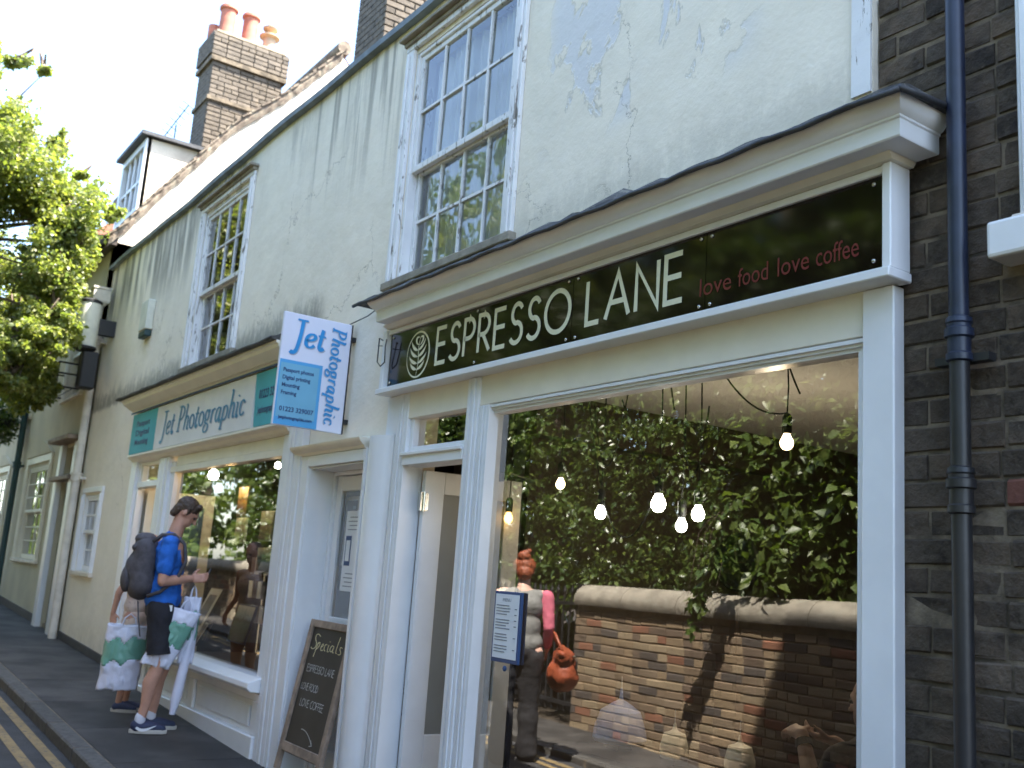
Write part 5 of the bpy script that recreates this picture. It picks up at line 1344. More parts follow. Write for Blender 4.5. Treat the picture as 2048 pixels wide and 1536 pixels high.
# warm light of the lit bulbs
def plight(x, y, z, p, col, nm, r=.04):
    l = bpy.data.lights.new(nm, 'POINT'); l.energy = p; l.color = col; l.shadow_soft_size = r; o = bpy.data.objects.new(nm, l); COL.objects.link(o); o.location = (x, y, z)
plight(-3.8, 1.5, 2.0, 2.4, (1, .78, .52), 'cafe_bulb_light'); plight(-3.0, 2.6, 2.1, 1.6, (1, .78, .52), 'cafe_bulb_light')

# photo shop window display
def picture(x, z, w_, h__, y, frame, img, label, cat='picture', tilt=0., rz=0., mount=None, name='framed_picture'):
    e = empty(name, (x, y, z), label, cat, rz=rz); e.rotation_euler.x = -tilt
    T = e.matrix_basis.copy()
    MB().box(-w_/2, w_/2, 0, .02, -h__/2, h__/2, T).build('frame', frame, e, bevel=.003)
    b = .012
    if mount: MB().box(-w_/2+b, w_/2-b, -.002, -.0005, -h__/2+b, h__/2-b, T).build('mount', mount, e); b = w_*.2
    MB().box(-w_/2+b, w_/2-b, -.004, -.0025, -h__/2+b*1.1, h__/2-b*1.1, T).build('print', img, e)
    return e
def photo_mat(name, top, mid, low, z0, z1, k=0.):
    def ex(t, c, b):
        X, Y, Z = t.xyz(); u = t.step(Z, z0, z1)
        n = t.noise(t.pos(14, 1, 9), 1.4, 5, .7)
        u2 = t.m('ADD', t.m('MULTIPLY', u, .8), t.m('MULTIPLY', n, .35))
        cr = t.nt.nodes.new('ShaderNodeValToRGB'); t.set(cr.inputs[0], u2); e = cr.color_ramp
        for p, cc in ((.30, low), (.52, mid), (.62, (mid[0]*.4, mid[1]*.4, mid[2]*.4)), (.75, top)):
            el = e.elements.new(p); el.color = (*cc, 1)
        return cr.outputs[0]
    m = mat(name, top, .4, .1, 4, extra=ex)
    if k: 
        b = m.node_tree.nodes['Principled BSDF']; src = b.inputs['Base Color'].links[0].from_socket
        m.node_tree.links.new(src, b.inputs['Emission Color']); b.inputs['Emission Strength'].default_value = k
    return m
pm1 = photo_mat('amber_spire_photo', (.75, .55, .25), (.45, .25, .08), (.2, .1, .04), 2.03, 2.3)
pm2 = photo_mat('grey_spire_photo', (.55, .55, .55), (.40, .33, .30), (.25, .2, .18), 1.8, 2.05)
pm3 = photo_mat('teal_photo', (.25, .45, .5), (.12, .28, .33), (.1, .12, .12), 1.5, 1.75)
pm4 = photo_mat('green_landscape_photo', (.40, .55, .62), (.16, .22, .14), (.10, .13, .08), .9, 1.25)
picture(-9.32, 2.15, .27, .30, .48, M['darkwood'], pm1, 'amber lit spire photograph, top of the left column in the photo shop window')
picture(-9.30, 1.88, .27, .24, .48, M['paper'], pm2, 'pale print directly below the amber spire photograph')
picture(-8.70, 1.92, .32, .27, .5, M['paper'], pm2, 'grey photograph of a spired building, upper right of the display', mount=None)
picture(-8.68, 1.62, .33, .22, .5, M['paper'], pm3, 'teal tinted print below the grey spire photograph')
picture(-8.82, 1.06, .42, .34, .42, M['navy'], pm4, 'green landscape photograph leaning low at the right of the display', tilt=R(14))
picture(-9.75, 1.12, .34, .46, .40, M['darkwood'], pm2, 'white mounted portrait frame leaning in the middle of the display', tilt=R(24), mount=M['paper'])
picture(-9.50, .92, .12, .24, .30, M['darkwood'], pm2, 'narrow pale frame leaning on the display shelf', tilt=R(28), mount=M['paper'])
picture(-10.0, .92, .20, .20, .5, M['wood'], pm1, 'small wooden frame at the back of the shelf', tilt=R(20))
e = empty('spinner_rack', (-10.0, 1.0, .7), 'rack of small cards inside the photo shop window', 'rack')
MB().tube([(-10.1, 1.1, .42), (-10.1, 1.1, 1.75)], .02, 8).build('pole', M['steel'], e)
for i in range(4):
    for j in range(3): MB().box(-10.28+i*.12, -10.18+i*.12, 1.0, 1.01, 1.0+j*.24, 1.17+j*.24).build('card', (pm3, pm4, pm2, M['paper'])[(i+j) % 4], e)
e = empty('inner_doorframe', (-10.2, 1.6, .42), 'pale inner door frame standing inside the photo shop', 'door frame')
MB().box(-10.25, -10.12, 1.6, 1.68, .42, 2.25).box(-11.2, -11.07, 1.6, 1.68, .42, 2.25).box(-11.07, -10.25, 1.6, 1.68, 2.13, 2.25).build('frame', M['room'], e)
e = empty('open_sign', (-9.95, .12, 1.6), 'black open sign with white letters hanging behind the photo shop glass', 'sign')
MB().box(-10.02, -9.62, .10, .108, 1.53, 1.74).build('plate', M['black'], e)
L = MB(); put(L, fitx(textmesh('WE ARE', .05), .16), TF(-9.90, .098, 1.69)); put(L, fitx(textmesh('OPEN', .11), .30), TF(-9.97, .098, 1.56)); L.build('lettering', M['chalk'], e)
for (x, y, z, k, lb_) in ((-10.32, .5, 2.45, .055, 'bright round spotlight at the upper left of the photo shop window'), (-8.60, .5, 2.46, .03, 'small spotlight at the upper right of the photo shop window')):
    e = empty('spotlight', (x, y, z), lb_, 'spotlight')
    MB().lathe((x, y, z), [(.002, -k), (k*.7, -k*.8), (k, 0), (k*.7, k*.7), (k*.3, k)], 14).build('lamp', M['bulb'], e, smooth=True)
    MB().lathe((x, y, z+k), [(k*.4, 0), (k*.5, .03), (k*.3, .08)], 12).tube([(x, y, z+k+.05), (x, y, 2.94)], .006, 5).build('holder', M['black'], e)
    plight(x, y-.02, z-.11, 1.1 if k > .04 else .5, (1, .72, .40), 'shop_spot_light')
plight(-9.25, .30, 2.38, 1.2, (1, .6, .22), 'shop_spot_light')
MB().box(-11.25, -7.2, .27, 3.58, 2.90, 2.945).build('shop_ceiling', M['wall_in2'], cb)

# ================================================================ PEOPLE
def caps(mb, p0, r0, p1, r1, n=12, k=5):
    """tapered capsule"""
    a, b = Vector(p0), Vector(p1); d = (b-a).normalized() if (b-a).length > 1e-6 else Vector((0, 0, 1))
    pts = []; rs = []
    for i in range(k): t = -math.pi/2+math.pi/2*i/k; pts.append(a+d*math.sin(t)*r0); rs.append(max(r0*math.cos(t), r0*.05))
    pts += [a, b]; rs += [r0, r1]
    for i in range(1, k+1): t = math.pi/2*i/k; pts.append(b+d*math.sin(t)*r1); rs.append(max(r1*math.cos(t), r1*.05))
    return mb.tube(pts, rs, n)
def chain(mb, pts, rs):
    for i in range(len(pts)-1): caps(mb, pts[i], rs[i], pts[i+1], rs[i+1])
    return mb
def ell(mb, c, r, T=None, n=16):
    T = T or Matrix(); c = Vector(c); k = len(mb.v)
    for i in range(1, n//2):
        t = math.pi*i/(n//2)
        for j in range(n):
            p = 2*math.pi*j/n; mb.v.append(tuple(c+(T.to_3x3() @ Vector((r[0]*math.sin(t)*math.cos(p), r[1]*math.sin(t)*math.sin(p), r[2]*math.cos(t))))))
    rows = n//2-1
    mb.v.append(tuple(c+T.to_3x3() @ Vector((0, 0, r[2])))); mb.v.append(tuple(c+T.to_3x3() @ Vector((0, 0, -r[2])))); tp, bt = len(mb.v)-2, len(mb.v)-1
    for i in range(rows-1):
        for j in range(n): mb.f.append((k+i*n+j, k+(i+1)*n+j, k+(i+1)*n+(j+1) % n, k+i*n+(j+1) % n))
    for j in range(n): mb.f.append((tp, k+j, k+(j+1) % n)); mb.f.append((bt, k+(rows-1)*n+(j+1) % n, k+(rows-1)*n+j))
    return mb
def fuse(mb, name, m, parent, T, vox=.011, sm=6, disp=0., dsc=9., cut=None):
    """voxel-fuse overlapping shapes (local coords) into ONE continuous surface, then place with T"""
    me = mb.mesh('tmp', m); o = bpy.data.objects.new('tmp', me); COL.objects.link(o)
    r = o.modifiers.new('r', 'REMESH'); r.mode = 'VOXEL'; r.voxel_size = vox
    s_ = o.modifiers.new('s', 'SMOOTH'); s_.iterations = sm; s_.factor = .5
    me2 = evalmesh(o); bpy.data.objects.remove(o); bpy.data.meshes.remove(me)
    me2.name = name
    if disp:
        for v in me2.vertices:
            k = mnoise.noise(v.co*dsc)+.5*mnoise.noise(v.co*dsc*2.3); v.co += v.normal*disp*k
    if cut is not None:
        bm = bmesh.new(); bm.from_mesh(me2)
        bmesh.ops.bisect_plane(bm, geom=bm.verts[:]+bm.edges[:]+bm.faces[:], plane_co=(0, 0, cut), plane_no=(0, .12, -1), clear_outer=True)
        bm.to_mesh(me2); bm.free()
    me2.transform(T); me2.materials.clear(); me2.materials.append(m); me2.shade_smooth(); me2.update()
    return link(name, me2, parent)
def hand(mb, w_, dirv, side, curl=.5, s=1.):
    """palm, four unequal fingers bent at the knuckles and a thumb from the side of the palm; returns nothing"""
    w_ = Vector(w_); d = Vector(dirv).normalized(); sd = Vector(side).normalized(); nrm = d.cross(sd).normalized()
    pal = w_+d*.045*s
    T = Matrix((sd, nrm, d)).transposed().to_4x4()
    ell(mb, pal, (.040*s, .016*s, .052*s), T, 12)
    for i, ln in enumerate((.070, .080, .074, .058)):
        b = w_+d*.085*s+sd*(.030-.020*i)*s; a1 = curl*.7; p1 = b+(d*math.cos(a1)+nrm*math.sin(a1))*ln*.45*s
        a2 = a1+curl*1.1; p2 = p1+(d*math.cos(a2)+nrm*math.sin(a2))*ln*.32*s; a3 = a2+curl*.7; p3 = p2+(d*math.cos(a3)+nrm*math.sin(a3))*ln*.23*s
        chain(mb, [b-d*.03*s, b, p1, p2, p3], [.009*s, .0095*s, .0088*s, .008*s, .007*s])
    t0 = w_+d*.02*s+sd*.03*s; t1 = t0+(d*.5+sd*.7+nrm*.25).normalized()*.038*s; t2 = t1+(d*.8+sd*.25+nrm*.4).normalized()*.03*s
    chain(mb, [t0, t1, t2], [.012*s, .011*s, .0085*s])
def head(mb, c, T, s=1.):
    """skull, jaw, nose, ears, brow in head frame: +Y forward, +Z up; c centre"""
    Q = Matrix.Translation(c) @ T
    def P(x, y, z): return tuple(Q @ Vector((x*s, y*s, z*s)))
    ell(mb, P(0, -.008, .02), (.074*s, .094*s, .098*s), T); ell(mb, P(0, .035, -.045), (.052*s, .055*s, .065*s), T); ell(mb, P(0, .062, -.088), (.024*s, .020*s, .018*s), T, 10)
    caps(mb, P(0, .088, .012), .009*s, P(0, .112, -.022), .013*s, 8, 3); ell(mb, P(0, .082, .03), (.048*s, .014*s, .010*s), T, 10)
    ell(mb, P(0, .088, -.055), (.022*s, .010*s, .006*s), T, 8); ell(mb, P(0, .086, -.066), (.019*s, .010*s, .007*s), T, 8)
    for q in (-1, 1): ell(mb, P(q*.076, -.005, -.005), (.010*s, .020*s, .032*s), T, 10)
def eyes(parent, c, T, s, TW):
    mb = MB(); Q = Matrix.Translation(c) @ T
    for q in (-1, 1): ell(mb, tuple(TW @ (Q @ Vector((q*.03*s, .080*s, .008*s)))), (.011*s, .011*s, .008*s), Matrix(), 10)
    mb.build('eyes', M['black'], parent, smooth=True)

# --- man at the photo shop window
mx, my = -8.10, -.50; mz = G(mx)+.004; hd = R(-17)    # faces +y turned a little to +x
TM = Matrix.Translation((mx, my, mz)) @ Matrix.Rotation(hd, 4, 'Z')
man = empty('person', (mx, my, mz), 'man in blue T-shirt and black shorts looking down at his hands by the photo shop', 'person')
b = MB()
hipz, shz = .93, 1.44
lean = .05
hc = Vector((0, .085, 1.655)); TH = Matrix.Rotation(R(-38), 4, 'X')
for q in (-1, 1):
    a = Vector((q*.095, -.01, hipz-.02)); kx = Vector((q*.10, .035 if q > 0 else .075, .50)); an = Vector((q*.105, -.05 if q > 0 else .02, .085))
    chain(b, [a, a.lerp(kx, .5)+Vector((0, .012, 0)), kx, kx.lerp(an, .32)+Vector((0, -.022, 0)), kx.lerp(an, .72), an], [.088, .076, .054, .056, .038, .034])
    ell(b, an+Vector((0, .05, -.045)), (.036, .10, .032))
ell(b, (0, 0, hipz-.03), (.135, .09, .10)); ell(b, (0, .01, 1.12), (.14, .095, .16)); ell(b, (0, .02, 1.31), (.17, .11, .15)); caps(b, (-.15, .0, 1.41), .055, (.15, .0, 1.41), .055)
chain(b, [(0, .015, 1.44), (0, .035, 1.54), tuple(hc+Vector((0, -.03, -.05)))], [.062, .055, .055])
head(b, hc, TH)
wr = {}
for q in (-1, 1):
    s0 = Vector((q*.185, .0, 1.40)); el = Vector((q*.215, -.02, 1.12)) if q > 0 else Vector((q*.21, .06, 1.13)); w_ = Vector((q*.075, .185, 1.15))
    chain(b, [s0, s0.lerp(el, .5), el, el.lerp(w_, .4), w_], [.054, .049, .040, .041, .026]); wr[q] = w_
    hand(b, w_, (-q*.25, 1, .12), (-q*.3, -.1, .95), .75)
fuse(b, 'body', M['skin'], man, TM, .0085, 4)
eyes(man, hc, TH, 1., TM)
sh = MB()
ell(sh, (0, .0, .97), (.182, .138, .15)); ell(sh, (0, .0, 1.05), (.174, .132, .15)); ell(sh, (0, .01, 1.14), (.160, .118, .17)); ell(sh, (0, .0, 1.30), (.19, .128, .16)); caps(sh, (-.16, .0, 1.405), .068, (.16, .0, 1.405), .068); caps(sh, (0, .01, 1.44), .075, (0, .02, 1.475), .064)
for q in (-1, 1):
    s0 = Vector((q*.185, .0, 1.40)); el = Vector((q*.215, -.02, 1.12)) if q > 0 else Vector((q*.21, .06, 1.13)); chain(sh, [s0, s0.lerp(el, .66)], [.070, .066])
fuse(sh, 'tshirt', M['tblue'], man, TM, .010, 4, .013, 12, cut=.885)
st_ = MB(); ell(st_, (0, -.0, .925), (.180, .132, .14))
for q in (-1, 1):
    a = Vector((q*.092, -.005, hipz-.02)); kx = Vector((q*.10, .035 if q > 0 else .075, .50)); chain(st_, [a, a.lerp(kx, .5), a.lerp(kx, .9)], [.108, .100, .104])
fuse(st_, 'shorts', M['shorts'], man, TM, .012, 5, .008, 10, cut=.575)
hr = MB(); Q = Matrix.Translation(hc) @ TH
def HP(x, y, z): return tuple(Q @ Vector((x, y, z)))
ell(hr, HP(0, -.018, .040), (.083, .097, .088), TH); ell(hr, HP(0, -.062, -.008), (.074, .044, .080), TH); caps(hr, HP(-.035, .05, .098), .024, HP(.035, .05, .098), .024); caps(hr, HP(-.03, -.07, -.06), .030, HP(.03, -.07, -.06), .030)
for q in (-1, 1): caps(hr, HP(q*.072, .0, .03), .016, HP(q*.074, .012, -.002), .010)
fuse(hr, 'hair', M['hairbrown'], man, TM, .007, 2, .005, 60)
for q in (-1, 1):
    an = Vector((q*.105, -.05 if q > 0 else .02, .0))
    MB_s = MB(); ell(MB_s, an+Vector((0, -.012, .055)), (.044, .055, .05)); chain(MB_s, [an+Vector((0, -.01, .045)), an+Vector((0, .07, .045)), an+Vector((0, .16, .032))], [.047, .045, .035])
    so_ = fuse(MB_s, 'shoe', M['shoe'], man, TM, .008, 4)
    k = MB(); n = 22; ring = [(an.x+.048*math.sin(2*math.pi*i/n)*(1.0+.12*math.cos(2*math.pi*i/n)), an.y+.066+.138*math.cos(2*math.pi*i/n)) for i in range(n)]
    k.prism(ring, lambda p, t: tuple(TM @ Vector((p[0], p[1], t))), .0, .030); k.build('sole', M['sole'], so_, bevel=.004)
    k = MB(); chain(k, [an+Vector((0, .0, .085)), an+Vector((0, .0, .115))], [.042, .040]); fuse(k, 'sock', M['sock'], man, TM, .008, 2)
    # pale tick on the outer side
    sw = MB(); pts = bez((-.02, .048), (.02, .015), (.05, .03), (.12, .062), 10)
    v, f = ribbon(pts, [.004+.018*math.sin(math.pi*min(1, .25+i/10*.75)) for i in range(11)])
    sw.add([TM @ Vector((an.x+.0495*(1 if q > 0 else -1)-(.004*(a/.1)**2 if a > 0 else 0)*(1 if q > 0 else -1), an.y+a, b_)) for a, b_, c_ in v], f); sw.build('tick_mark', M['paper'], so_)
MB().hexa([tuple(TM @ Vector((x, y, z))) for x in (.168, .176) for y in (.03, .075) for z in (.90, .945)]).build('shirt_label', M['paper'], man)
# phone held in the hands
ph = empty('mobile_phone', tuple(TM @ Vector((0, .31, 1.17))), 'small dark mobile phone held in the hands of the man in blue', 'phone')
MB().hexa([tuple(TM @ Vector((x, y+(z-1.17)*.3, z))) for x in (-.033, .033) for y in (.305, .314) for z in (1.13, 1.24)]).build('case', M['black'], ph, bevel=.003)
MB().hexa([tuple(TM @ Vector((x, y+(z-1.17)*.3, z))) for x in (-.029, .029) for y in (.301, .3045) for z in (1.14, 1.23)]).build('screen', M['inkgrey'], ph)
# backpack
bp = empty('backpack', tuple(TM @ Vector((0, -.2, 1.25))), 'charcoal canvas backpack worn by the man in blue', 'backpack')
k = MB(); ell(k, (0, -.175, 1.36), (.145, .095, .12)); ell(k, (0, -.20, 1.19), (.155, .115, .17)); ell(k, (0, -.18, 1.05), (.145, .10, .09)); caps(k, (-.07, -.175, 1.08), .10, (-.07, -.175, 1.36), .085); caps(k, (.07, -.175, 1.08), .10, (.07, -.175, 1.36), .085); fuse(k, 'main_body', M['pack'], bp, TM, .013, 10, .005, 9)
k = MB(); ell(k, (0, -.285, 1.12), (.115, .05, .11)); fuse(k, 'front_pocket', M['pack'], bp, TM, .012, 6, .003, 12)
k = MB(); ell(k, (0, -.185, 1.43), (.12, .085, .05)); caps(k, (-.08, -.25, 1.36), .03, (.08, -.25, 1.36), .03); fuse(k, 'top_flap', M['pack'], bp, TM, .012, 6, .003, 14)
for q in (-1, 1):
    pts = [Vector(p) for p in ((q*.11, -.13, 1.41), (q*.118, -.07, 1.468), (q*.125, .02, 1.476), (q*.13, .105, 1.41), (q*.14, .130, 1.28), (q*.168, .08, 1.14), (q*.182, -.03, 1.04), (q*.15, -.12, 1.0))]
    MB().tube([TM @ p for p in pts], .014, 8).build('shoulder_strap', M['pack'], bp, smooth=True)
MB().tube([TM @ Vector(p) for p in ((.12, -.18, .96), (.14, -.16, .84), (.145, -.13, .70))], .006, 5).build('loose_strap', M['pack'], bp)

# --- second person half hidden behind him
gx, gy_ = -8.95, -.46; gz = G(gx)+.004
TG = Matrix.Translation((gx, gy_, gz)) @ Matrix.Rotation(R(-35), 4, 'Z') @ Matrix.Scale(.87, 4)
girl = empty('person', (gx, gy_, gz), 'person in cream floral top and shorts half hidden behind the man with the backpack', 'person')
b = MB(); hc2 = Vector((0, .06, 1.56)); TH2 = Matrix.Rotation(R(-18), 4, 'X')
for q in (-1, 1):
    a = Vector((q*.09, 0, .86)); kx = Vector((q*.085, .02, .47)); an = Vector((q*.085, -.02, .08))
    chain(b, [a, a.lerp(kx, .5), kx, kx.lerp(an, .3)+Vector((0, -.02, 0)), kx.lerp(an, .7), an], [.085, .072, .05, .05, .034, .031]); ell(b, an+Vector((0, .05, -.04)), (.034, .09, .03))
ell(b, (0, 0, .90), (.15, .105, .12)); ell(b, (0, 0, 1.06), (.12, .085, .15)); ell(b, (0, .01, 1.24), (.145, .10, .14)); caps(b, (-.13, .01, 1.34), .045, (.13, .01, 1.34), .045)
chain(b, [(0, .01, 1.36), (0, .03, 1.46), tuple(hc2-Vector((0, .02, .04)))], [.05, .044, .05]); head(b, hc2, TH2, .95)
arms = {1: ((.16, .01, 1.34), (.19, -.12, 1.10), (.165, -.16, .90)), -1: ((-.16, .01, 1.34), (-.235, -.10, 1.10), (-.30, -.02, .93))}
for q, (s0, el, w_) in arms.items():
    chain(b, [s0, el, w_], [.044, .034, .023]); hand(b, w_, (0, .2, -1), (0, 1, .2), .6, .93)
fuse(b, 'body', M['skin'], girl, TG, .0095, 4); eyes(girl, hc2, TH2, .95, TG)
k = MB(); ell(k, (0, 0, .97), (.155, .115, .13)); ell(k, (0, 0, 1.08), (.14, .105, .15)); ell(k, (0, .01, 1.24), (.162, .118, .15)); caps(k, (-.13, .01, 1.34), .056, (.13, .01, 1.34), .056); fuse(k, 'floral_top', M['floral'], girl, TG, .012, 5, .008, 10)
k = MB(); ell(k, (0, 0, .88), (.162, .118, .11)); 
for q in (-1, 1): chain(k, [(q*.085, 0, .84), (q*.088, .01, .68)], [.095, .088])
fuse(k, 'shorts', M['floral'], girl, TG, .012, 5, .006, 12, cut=.66)
k = MB(); ell(k, hc2+Vector((0, -.03, .03)), (.086, .09, .095)); ell(k, hc2+Vector((0, -.07, -.06)), (.06, .05, .10)); fuse(k, 'hair', M['hairbrown'], girl, TG, .01, 3, .006, 30)
for q in (-1, 1):
    an = Vector((q*.085, -.02, 0)); k = MB(); chain(k, [an+Vector((0, -.01, .045)), an+Vector((0, .07, .042)), an+Vector((0, .15, .03))], [.046, .043, .033]); s1 = fuse(k, 'shoe', M['shoe'], girl, TG, .009, 4)
    n = 18; ring = [(an.x+.045*math.sin(2*math.pi*i/n), an.y+.062+.128*math.cos(2*math.pi*i/n)) for i in range(n)]
    k = MB(); k.prism(ring, lambda p, t: tuple(TG @ Vector((p[0], p[1], t))), 0, .028); k.build('sole', M['sole'], s1)

# carrier bags ------------------------------------------------------
def bag(T, W, Hh, Dp, label, crumple=.012, g0=.36, g1=.68, handles=True, skew=0., grp=None):
    e = empty('carrier_bag', tuple(T.translation), label, 'carrier bag', grp)
    nx, nz = 24, 34
    parts = {'w': MB(), 'g': MB(), 'b': MB()}
    def pt(i, j, s_):
        u = i/nx; t = j/nz; x = (u-.5)*W*(1-.10*t); z = -Hh*t
        puff = Dp*.5*math.sin(math.pi*min(1, max(0, u)))**.6*(.25+.75*math.sin(math.pi*min(1, t*.75+.12))**.8)
        nn = mnoise.noise(Vector((u*4+s_*3.1, t*5+W*20, s_)))*crumple*2.2+mnoise.noise(Vector((u*11+5, t*9, s_*2)))*crumple
        edge = min(1, 6*u, 6*(1-u)); nn += .010*math.sin(u*15+t*4+3*mnoise.noise(Vector((u*2, t*3, W*9))))*t
        return T @ Vector((x+skew*t+nn*.25, s_*(puff+.004+abs(nn)*edge*.6), z+nn*.3))
    for s_ in (-1, 1):
        for j in range(nz):
            for i in range(nx):
                tt = (j+.5)/nz+.10*mnoise.noise(Vector((i*.22, s_*2., W*30)))+.05*(i/nx-.5); k = 'g' if g0 <= tt <= g1 else ('w' if tt < g0 else 'b')
                q = [pt(i, j, s_), pt(i+1, j, s_), pt(i+1, j+1, s_), pt(i, j+1, s_)]; parts[k].add(q, [(0, 1, 2, 3)])
    for k, nm, m in (('w', 'bag_top', M['bagwhite']), ('b', 'bag_base', M['bagwhite']), ('g', 'green_band', M['baggreen'])):
        o = parts[k].build(nm, m, e); bm = bmesh.new(); bm.from_mesh(o.data); bmesh.ops.remove_doubles(bm, verts=bm.verts, dist=.0005); bmesh.ops.recalc_face_normals(bm, faces=bm.faces); bm.to_mesh(o.data); bm.free(); o.data.shade_smooth()
        so_ = o.modifiers.new('thick', 'SOLIDIFY'); so_.thickness = .0015
    if handles:
        for s_ in (-1, 1): MB().tube([T @ Vector(p) for p in ((-W*.16, s_*.015, -.005), (-W*.12, s_*.01, .05), (0, 0, .085), (W*.12, s_*.01, .05), (W*.16, s_*.015, -.005))], .006, 6).build('handle', M['bagwhite'], e)
    return e
bag(Matrix.Translation((-8.0, -.30, 1.30)) @ Matrix.Rotation(R(80), 4, 'Z'), .13, .50, .05, 'narrow white and green carrier bag hanging from the hands of the man in blue', g0=.25, g1=.62, grp='white and green carrier bags')
bag(Matrix.Translation((-7.93, -.37, 1.20)) @ Matrix.Rotation(R(68), 4, 'Z') @ Matrix.Rotation(R(12), 4, 'Y'), .24, .45, .09, 'wider white and green carrier bag slung in front of the black shorts', g0=.22, g1=.62, skew=-.08, grp='white and green carrier bags')
bag(Matrix.Translation((-8.50, -.62, 1.04)) @ Matrix.Rotation(R(70), 4, 'Z'), .33, .50, .14, 'crumpled white and green carrier bag low beside the floral person', .02, g0=.22, g1=.56, skew=-.03, grp='white and green carrier bags')
e = empty('poster_tube', (-7.98, -.28, .9), 'long white wrapped roll hanging between the carrier bags', 'tube')
MB().tube([(-7.98, -.26, 1.16), (-7.99, -.30, .85), (-8.0, -.335, .55), (-8.0, -.35, .42)], [.015, .036, .042, .022], 12).build('wrapping', M['bagwhite'], e, smooth='auto')

# --- red haired woman, seen mirrored
wx, wy = -6.98, -2.06; wz = G(wx)-.078
TWm = Matrix.Translation((wx, wy, wz)) @ Matrix.Rotation(R(124), 4, 'Z') @ Matrix.Diagonal((1.13, 1.02, .955, 1))
wom = empty('person', (wx, wy, wz), 'red haired woman in grey top and black trousers seen mirrored in the cafe window', 'person')
b = MB(); hc3 = Vector((0, .075, 1.60)); TH3 = Matrix.Rotation(R(-24), 4, 'X')
for q in (-1, 1):
    a = Vector((q*.09, 0, .90)); kx = Vector((q*.095, .03 if q > 0 else .06, .49)); an = Vector((q*.10, -.12 if q > 0 else .10, .085))
    chain(b, [a, kx, an], [.09, .055, .034]); ell(b, an+Vector((0, .05, -.045)), (.035, .09, .03))
ell(b, (0, 0, .94), (.16, .11, .12)); ell(b, (0, .0, 1.10), (.125, .09, .15)); ell(b, (0, .01, 1.28), (.15, .10, .14)); caps(b, (-.14, .01, 1.395), .045, (.14, .01, 1.395), .045)
chain(b, [(0, .01, 1.41), (0, .04, 1.50), tuple(hc3-Vector((0, .02, .04)))], [.052, .046, .052]); head(b, hc3, TH3, .96)
for q, el, w_ in ((-1, (-.20, -.03, 1.13), (-.205, .09, .93)), (1, (.215, -.02, 1.12), (.20, .17, 1.02))):
    chain(b, [(q*.175, .01, 1.38), el, w_], [.044, .035, .024]); hand(b, w_, (0, .5, -.8), (0, .8, .5), .7, .93)
fuse(b, 'body', M['skinpale'], wom, TWm, .0105, 4); eyes(wom, hc3, TH3, .96, TWm)
k = MB(); ell(k, (0, 0, .99), (.172, .122, .12)); ell(k, (0, 0, 1.12), (.15, .112, .16)); ell(k, (0, .01, 1.29), (.168, .12, .14)); caps(k, (-.11, .01, 1.385), .058, (.11, .01, 1.385), .058); fuse(k, 'grey_top', M['greytop'], wom, TWm, .013, 5, .009, 9, cut=.90)
k = MB(); ell(k, (0, 0, .92), (.165, .12, .10))
for q in (-1, 1):
    a = Vector((q*.088, 0, .88)); kx = Vector((q*.095, .03 if q > 0 else .06, .49)); an = Vector((q*.10, -.12 if q > 0 else .10, .07)); chain(k, [a, kx, an], [.102, .078, .088])
fuse(k, 'trousers', M['trousers'], wom, TWm, .013, 5, .010, 7)
k = MB(); ell(k, hc3+Vector((0, -.02, .035)), (.088, .10, .095)); ell(k, hc3+Vector((.01, -.06, .12)), (.055, .055, .05)); ell(k, hc3+Vector((0, -.08, -.02)), (.065, .05, .07)); caps(k, hc3+Vector((.03, -.05, .15)), .02, hc3+Vector((-.03, -.07, .17)), .02); fuse(k, 'hair', M['hairred'], wom, TWm, .009, 3, .007, 34)
k = MB(); chain(k, [(-.18, .0, 1.39), (-.205, -.03, 1.13), (-.208, .06, .97)], [.055, .046, .036]); fuse(k, 'pink_sleeve', M['pink'], wom, TWm, .010, 3, .004, 20)
for q in (-1, 1):
    an = Vector((q*.10, -.12 if q > 0 else .10, 0)); k = MB(); chain(k, [an+Vector((0, -.01, .04)), an+Vector((0, .14, .028))], [.045, .032]); fuse(k, 'shoe', M['black'], wom, TWm, .01, 3)
ob = empty('handbag', tuple(TWm @ Vector((-.30, -.02, .80))), 'rust orange slouchy leather handbag on the arm of the red haired woman', 'handbag')
k = MB(); ell(k, (-.33, .0, .74), (.12, .17, .15)); ell(k, (-.33, .0, .88), (.08, .19, .09)); caps(k, (-.31, -.17, .92), .035, (-.33, .16, .94), .035); fuse(k, 'bag_body', M['orangebag'], ob, TWm, .012, 4, .014, 10)
k = MB(); k.tube([TWm @ Vector(p) for p in ((-.31, -.16, .94), (-.26, -.06, 1.08), (-.23, .04, 1.10), (-.27, .12, 1.02), (-.32, .15, .95))], .012, 8).build('strap', M['orangebag'], ob, smooth=True)
for y in (-.13, .12): MB().lathe(tuple(TWm @ Vector((-.40, y, .90))), [(.016, -.006), (.02, 0), (.016, .006)], 12).build('buckle', M['steel'], ob, smooth=True)
MB().hexa([tuple(TWm @ Vector((x, y, z))) for x in (-.425, -.415) for y in (-.12, .12) for z in (.80, .86)]).build('dark_strap', M['black'], ob)

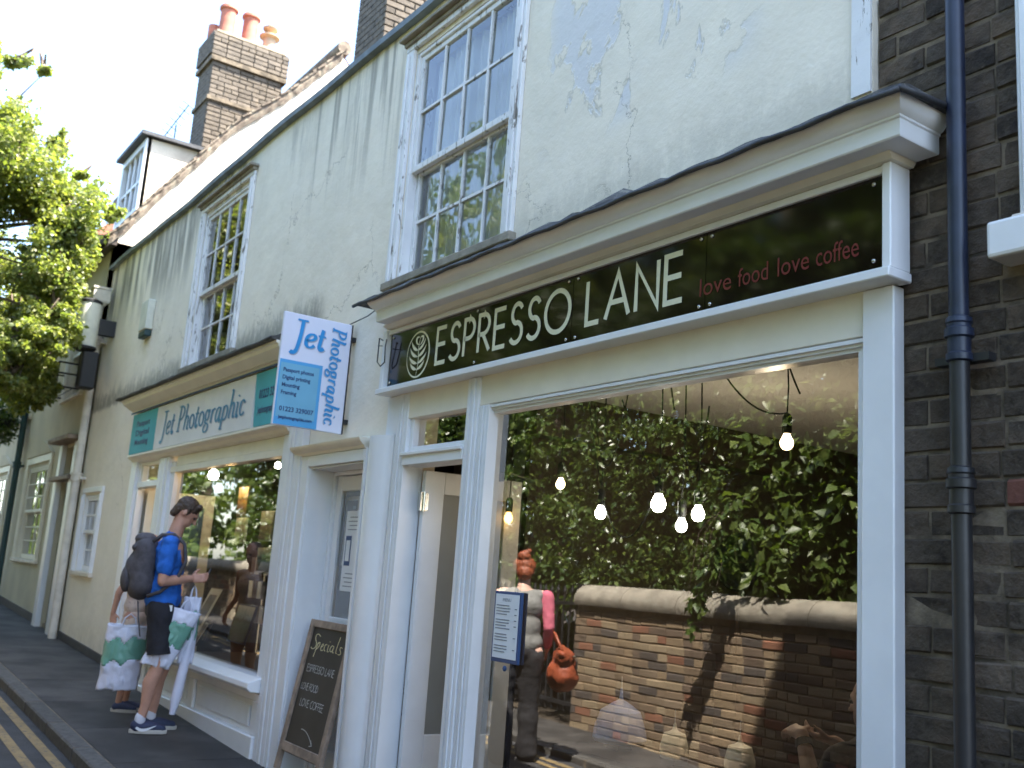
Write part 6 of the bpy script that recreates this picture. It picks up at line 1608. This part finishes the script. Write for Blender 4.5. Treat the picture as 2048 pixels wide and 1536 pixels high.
# --- customer seated in the cafe
TS = Matrix.Translation((-2.41, .50, .12)) @ Matrix.Rotation(R(88), 4, 'Z')
cu_ = empty('person', (-2.58, .66, .12), 'customer in a dark top seated behind the cafe glass at lower right with a wristwatch', 'person')
b = MB(); hc4 = Vector((0, .02, 1.12)); TH4 = Matrix.Rotation(R(-5), 4, 'X')
for q in (-1, 1):
    chain(b, [(q*.09, 0, .47), (q*.11, .42, .50), (q*.11, .44, .08)], [.085, .055, .036]); ell(b, (q*.11, .49, .04), (.036, .10, .03))
ell(b, (0, 0, .50), (.16, .12, .12)); ell(b, (0, .01, .68), (.14, .10, .16)); ell(b, (0, .03, .85), (.165, .11, .14)); caps(b, (-.15, .03, .93), .05, (.15, .03, .93), .05)
chain(b, [(0, .03, .95), (0, .02, 1.05)], [.055, .05]); head(b, hc4, TH4)
for q, el, w_ in ((1, (.24, .12, .78), (.12, .30, .94)), (-1, (-.22, .10, .76), (-.12, .26, .98))):
    chain(b, [(q*.18, .03, .92), el, w_], [.05, .042, .027]); hand(b, w_, (-q*.3, 1, .1), (-q*.8, -.2, .4), .6)
fuse(b, 'body', M['skinpale'], cu_, TS, .0105, 4); eyes(cu_, hc4, TH4, 1., TS)
k = MB(); ell(k, (0, 0, .54), (.175, .13, .13)); ell(k, (0, .01, .69), (.158, .12, .17)); ell(k, (0, .03, .86), (.185, .13, .15)); caps(k, (-.15, .03, .93), .064, (.15, .03, .93), .064)
for q, el in ((1, (.24, .12, .78)), (-1, (-.22, .10, .76))): chain(k, [(q*.18, .03, .92), Vector((q*.18, .03, .92)).lerp(Vector(el), .8)], [.064, .056])
fuse(k, 'dark_top', M['denimtop'], cu_, TS, .013, 5, .006, 9)
k = MB()
for q in (-1, 1): chain(k, [(q*.09, 0, .47), (q*.11, .42, .50), (q*.11, .44, .12)], [.098, .068, .055])
fuse(k, 'trousers', M['trousers'], cu_, TS, .013, 5)
k = MB(); ell(k, hc4+Vector((0, -.03, .03)), (.086, .098, .095)); ell(k, hc4+Vector((0, -.06, -.08)), (.08, .05, .13)); fuse(k, 'hair', M['hairbrown'], cu_, TS, .01, 3, .008, 24)
wp = Vector((-.22, .10, .76)).lerp(Vector((-.12, .26, .98)), .85); dr = (Vector((-.12, .26, .98))-Vector((-.22, .10, .76))).normalized()
MB().tube([TS @ (wp-dr*.014), TS @ (wp+dr*.014)], .033, 14).build('watch_strap', M['black'], cu_)
chr_ = empty('chair', (-2.58, .66, .12), 'dark wooden chair under the seated cafe customer', 'chair')
MB().box(-.2, .2, -.2, .22, .36, .39, TS).build('seat', M['darkwood'], chr_); MB().box(-.19, .19, -.22, -.19, .40, .85, TS).build('backrest', M['darkwood'], chr_)
for dx in (-.18, .18):
    for dy in (-.18, .2): MB().box(dx-.018, dx+.018, dy-.018, dy+.018, 0, .36, TS).build('leg', M['darkwood'], chr_)
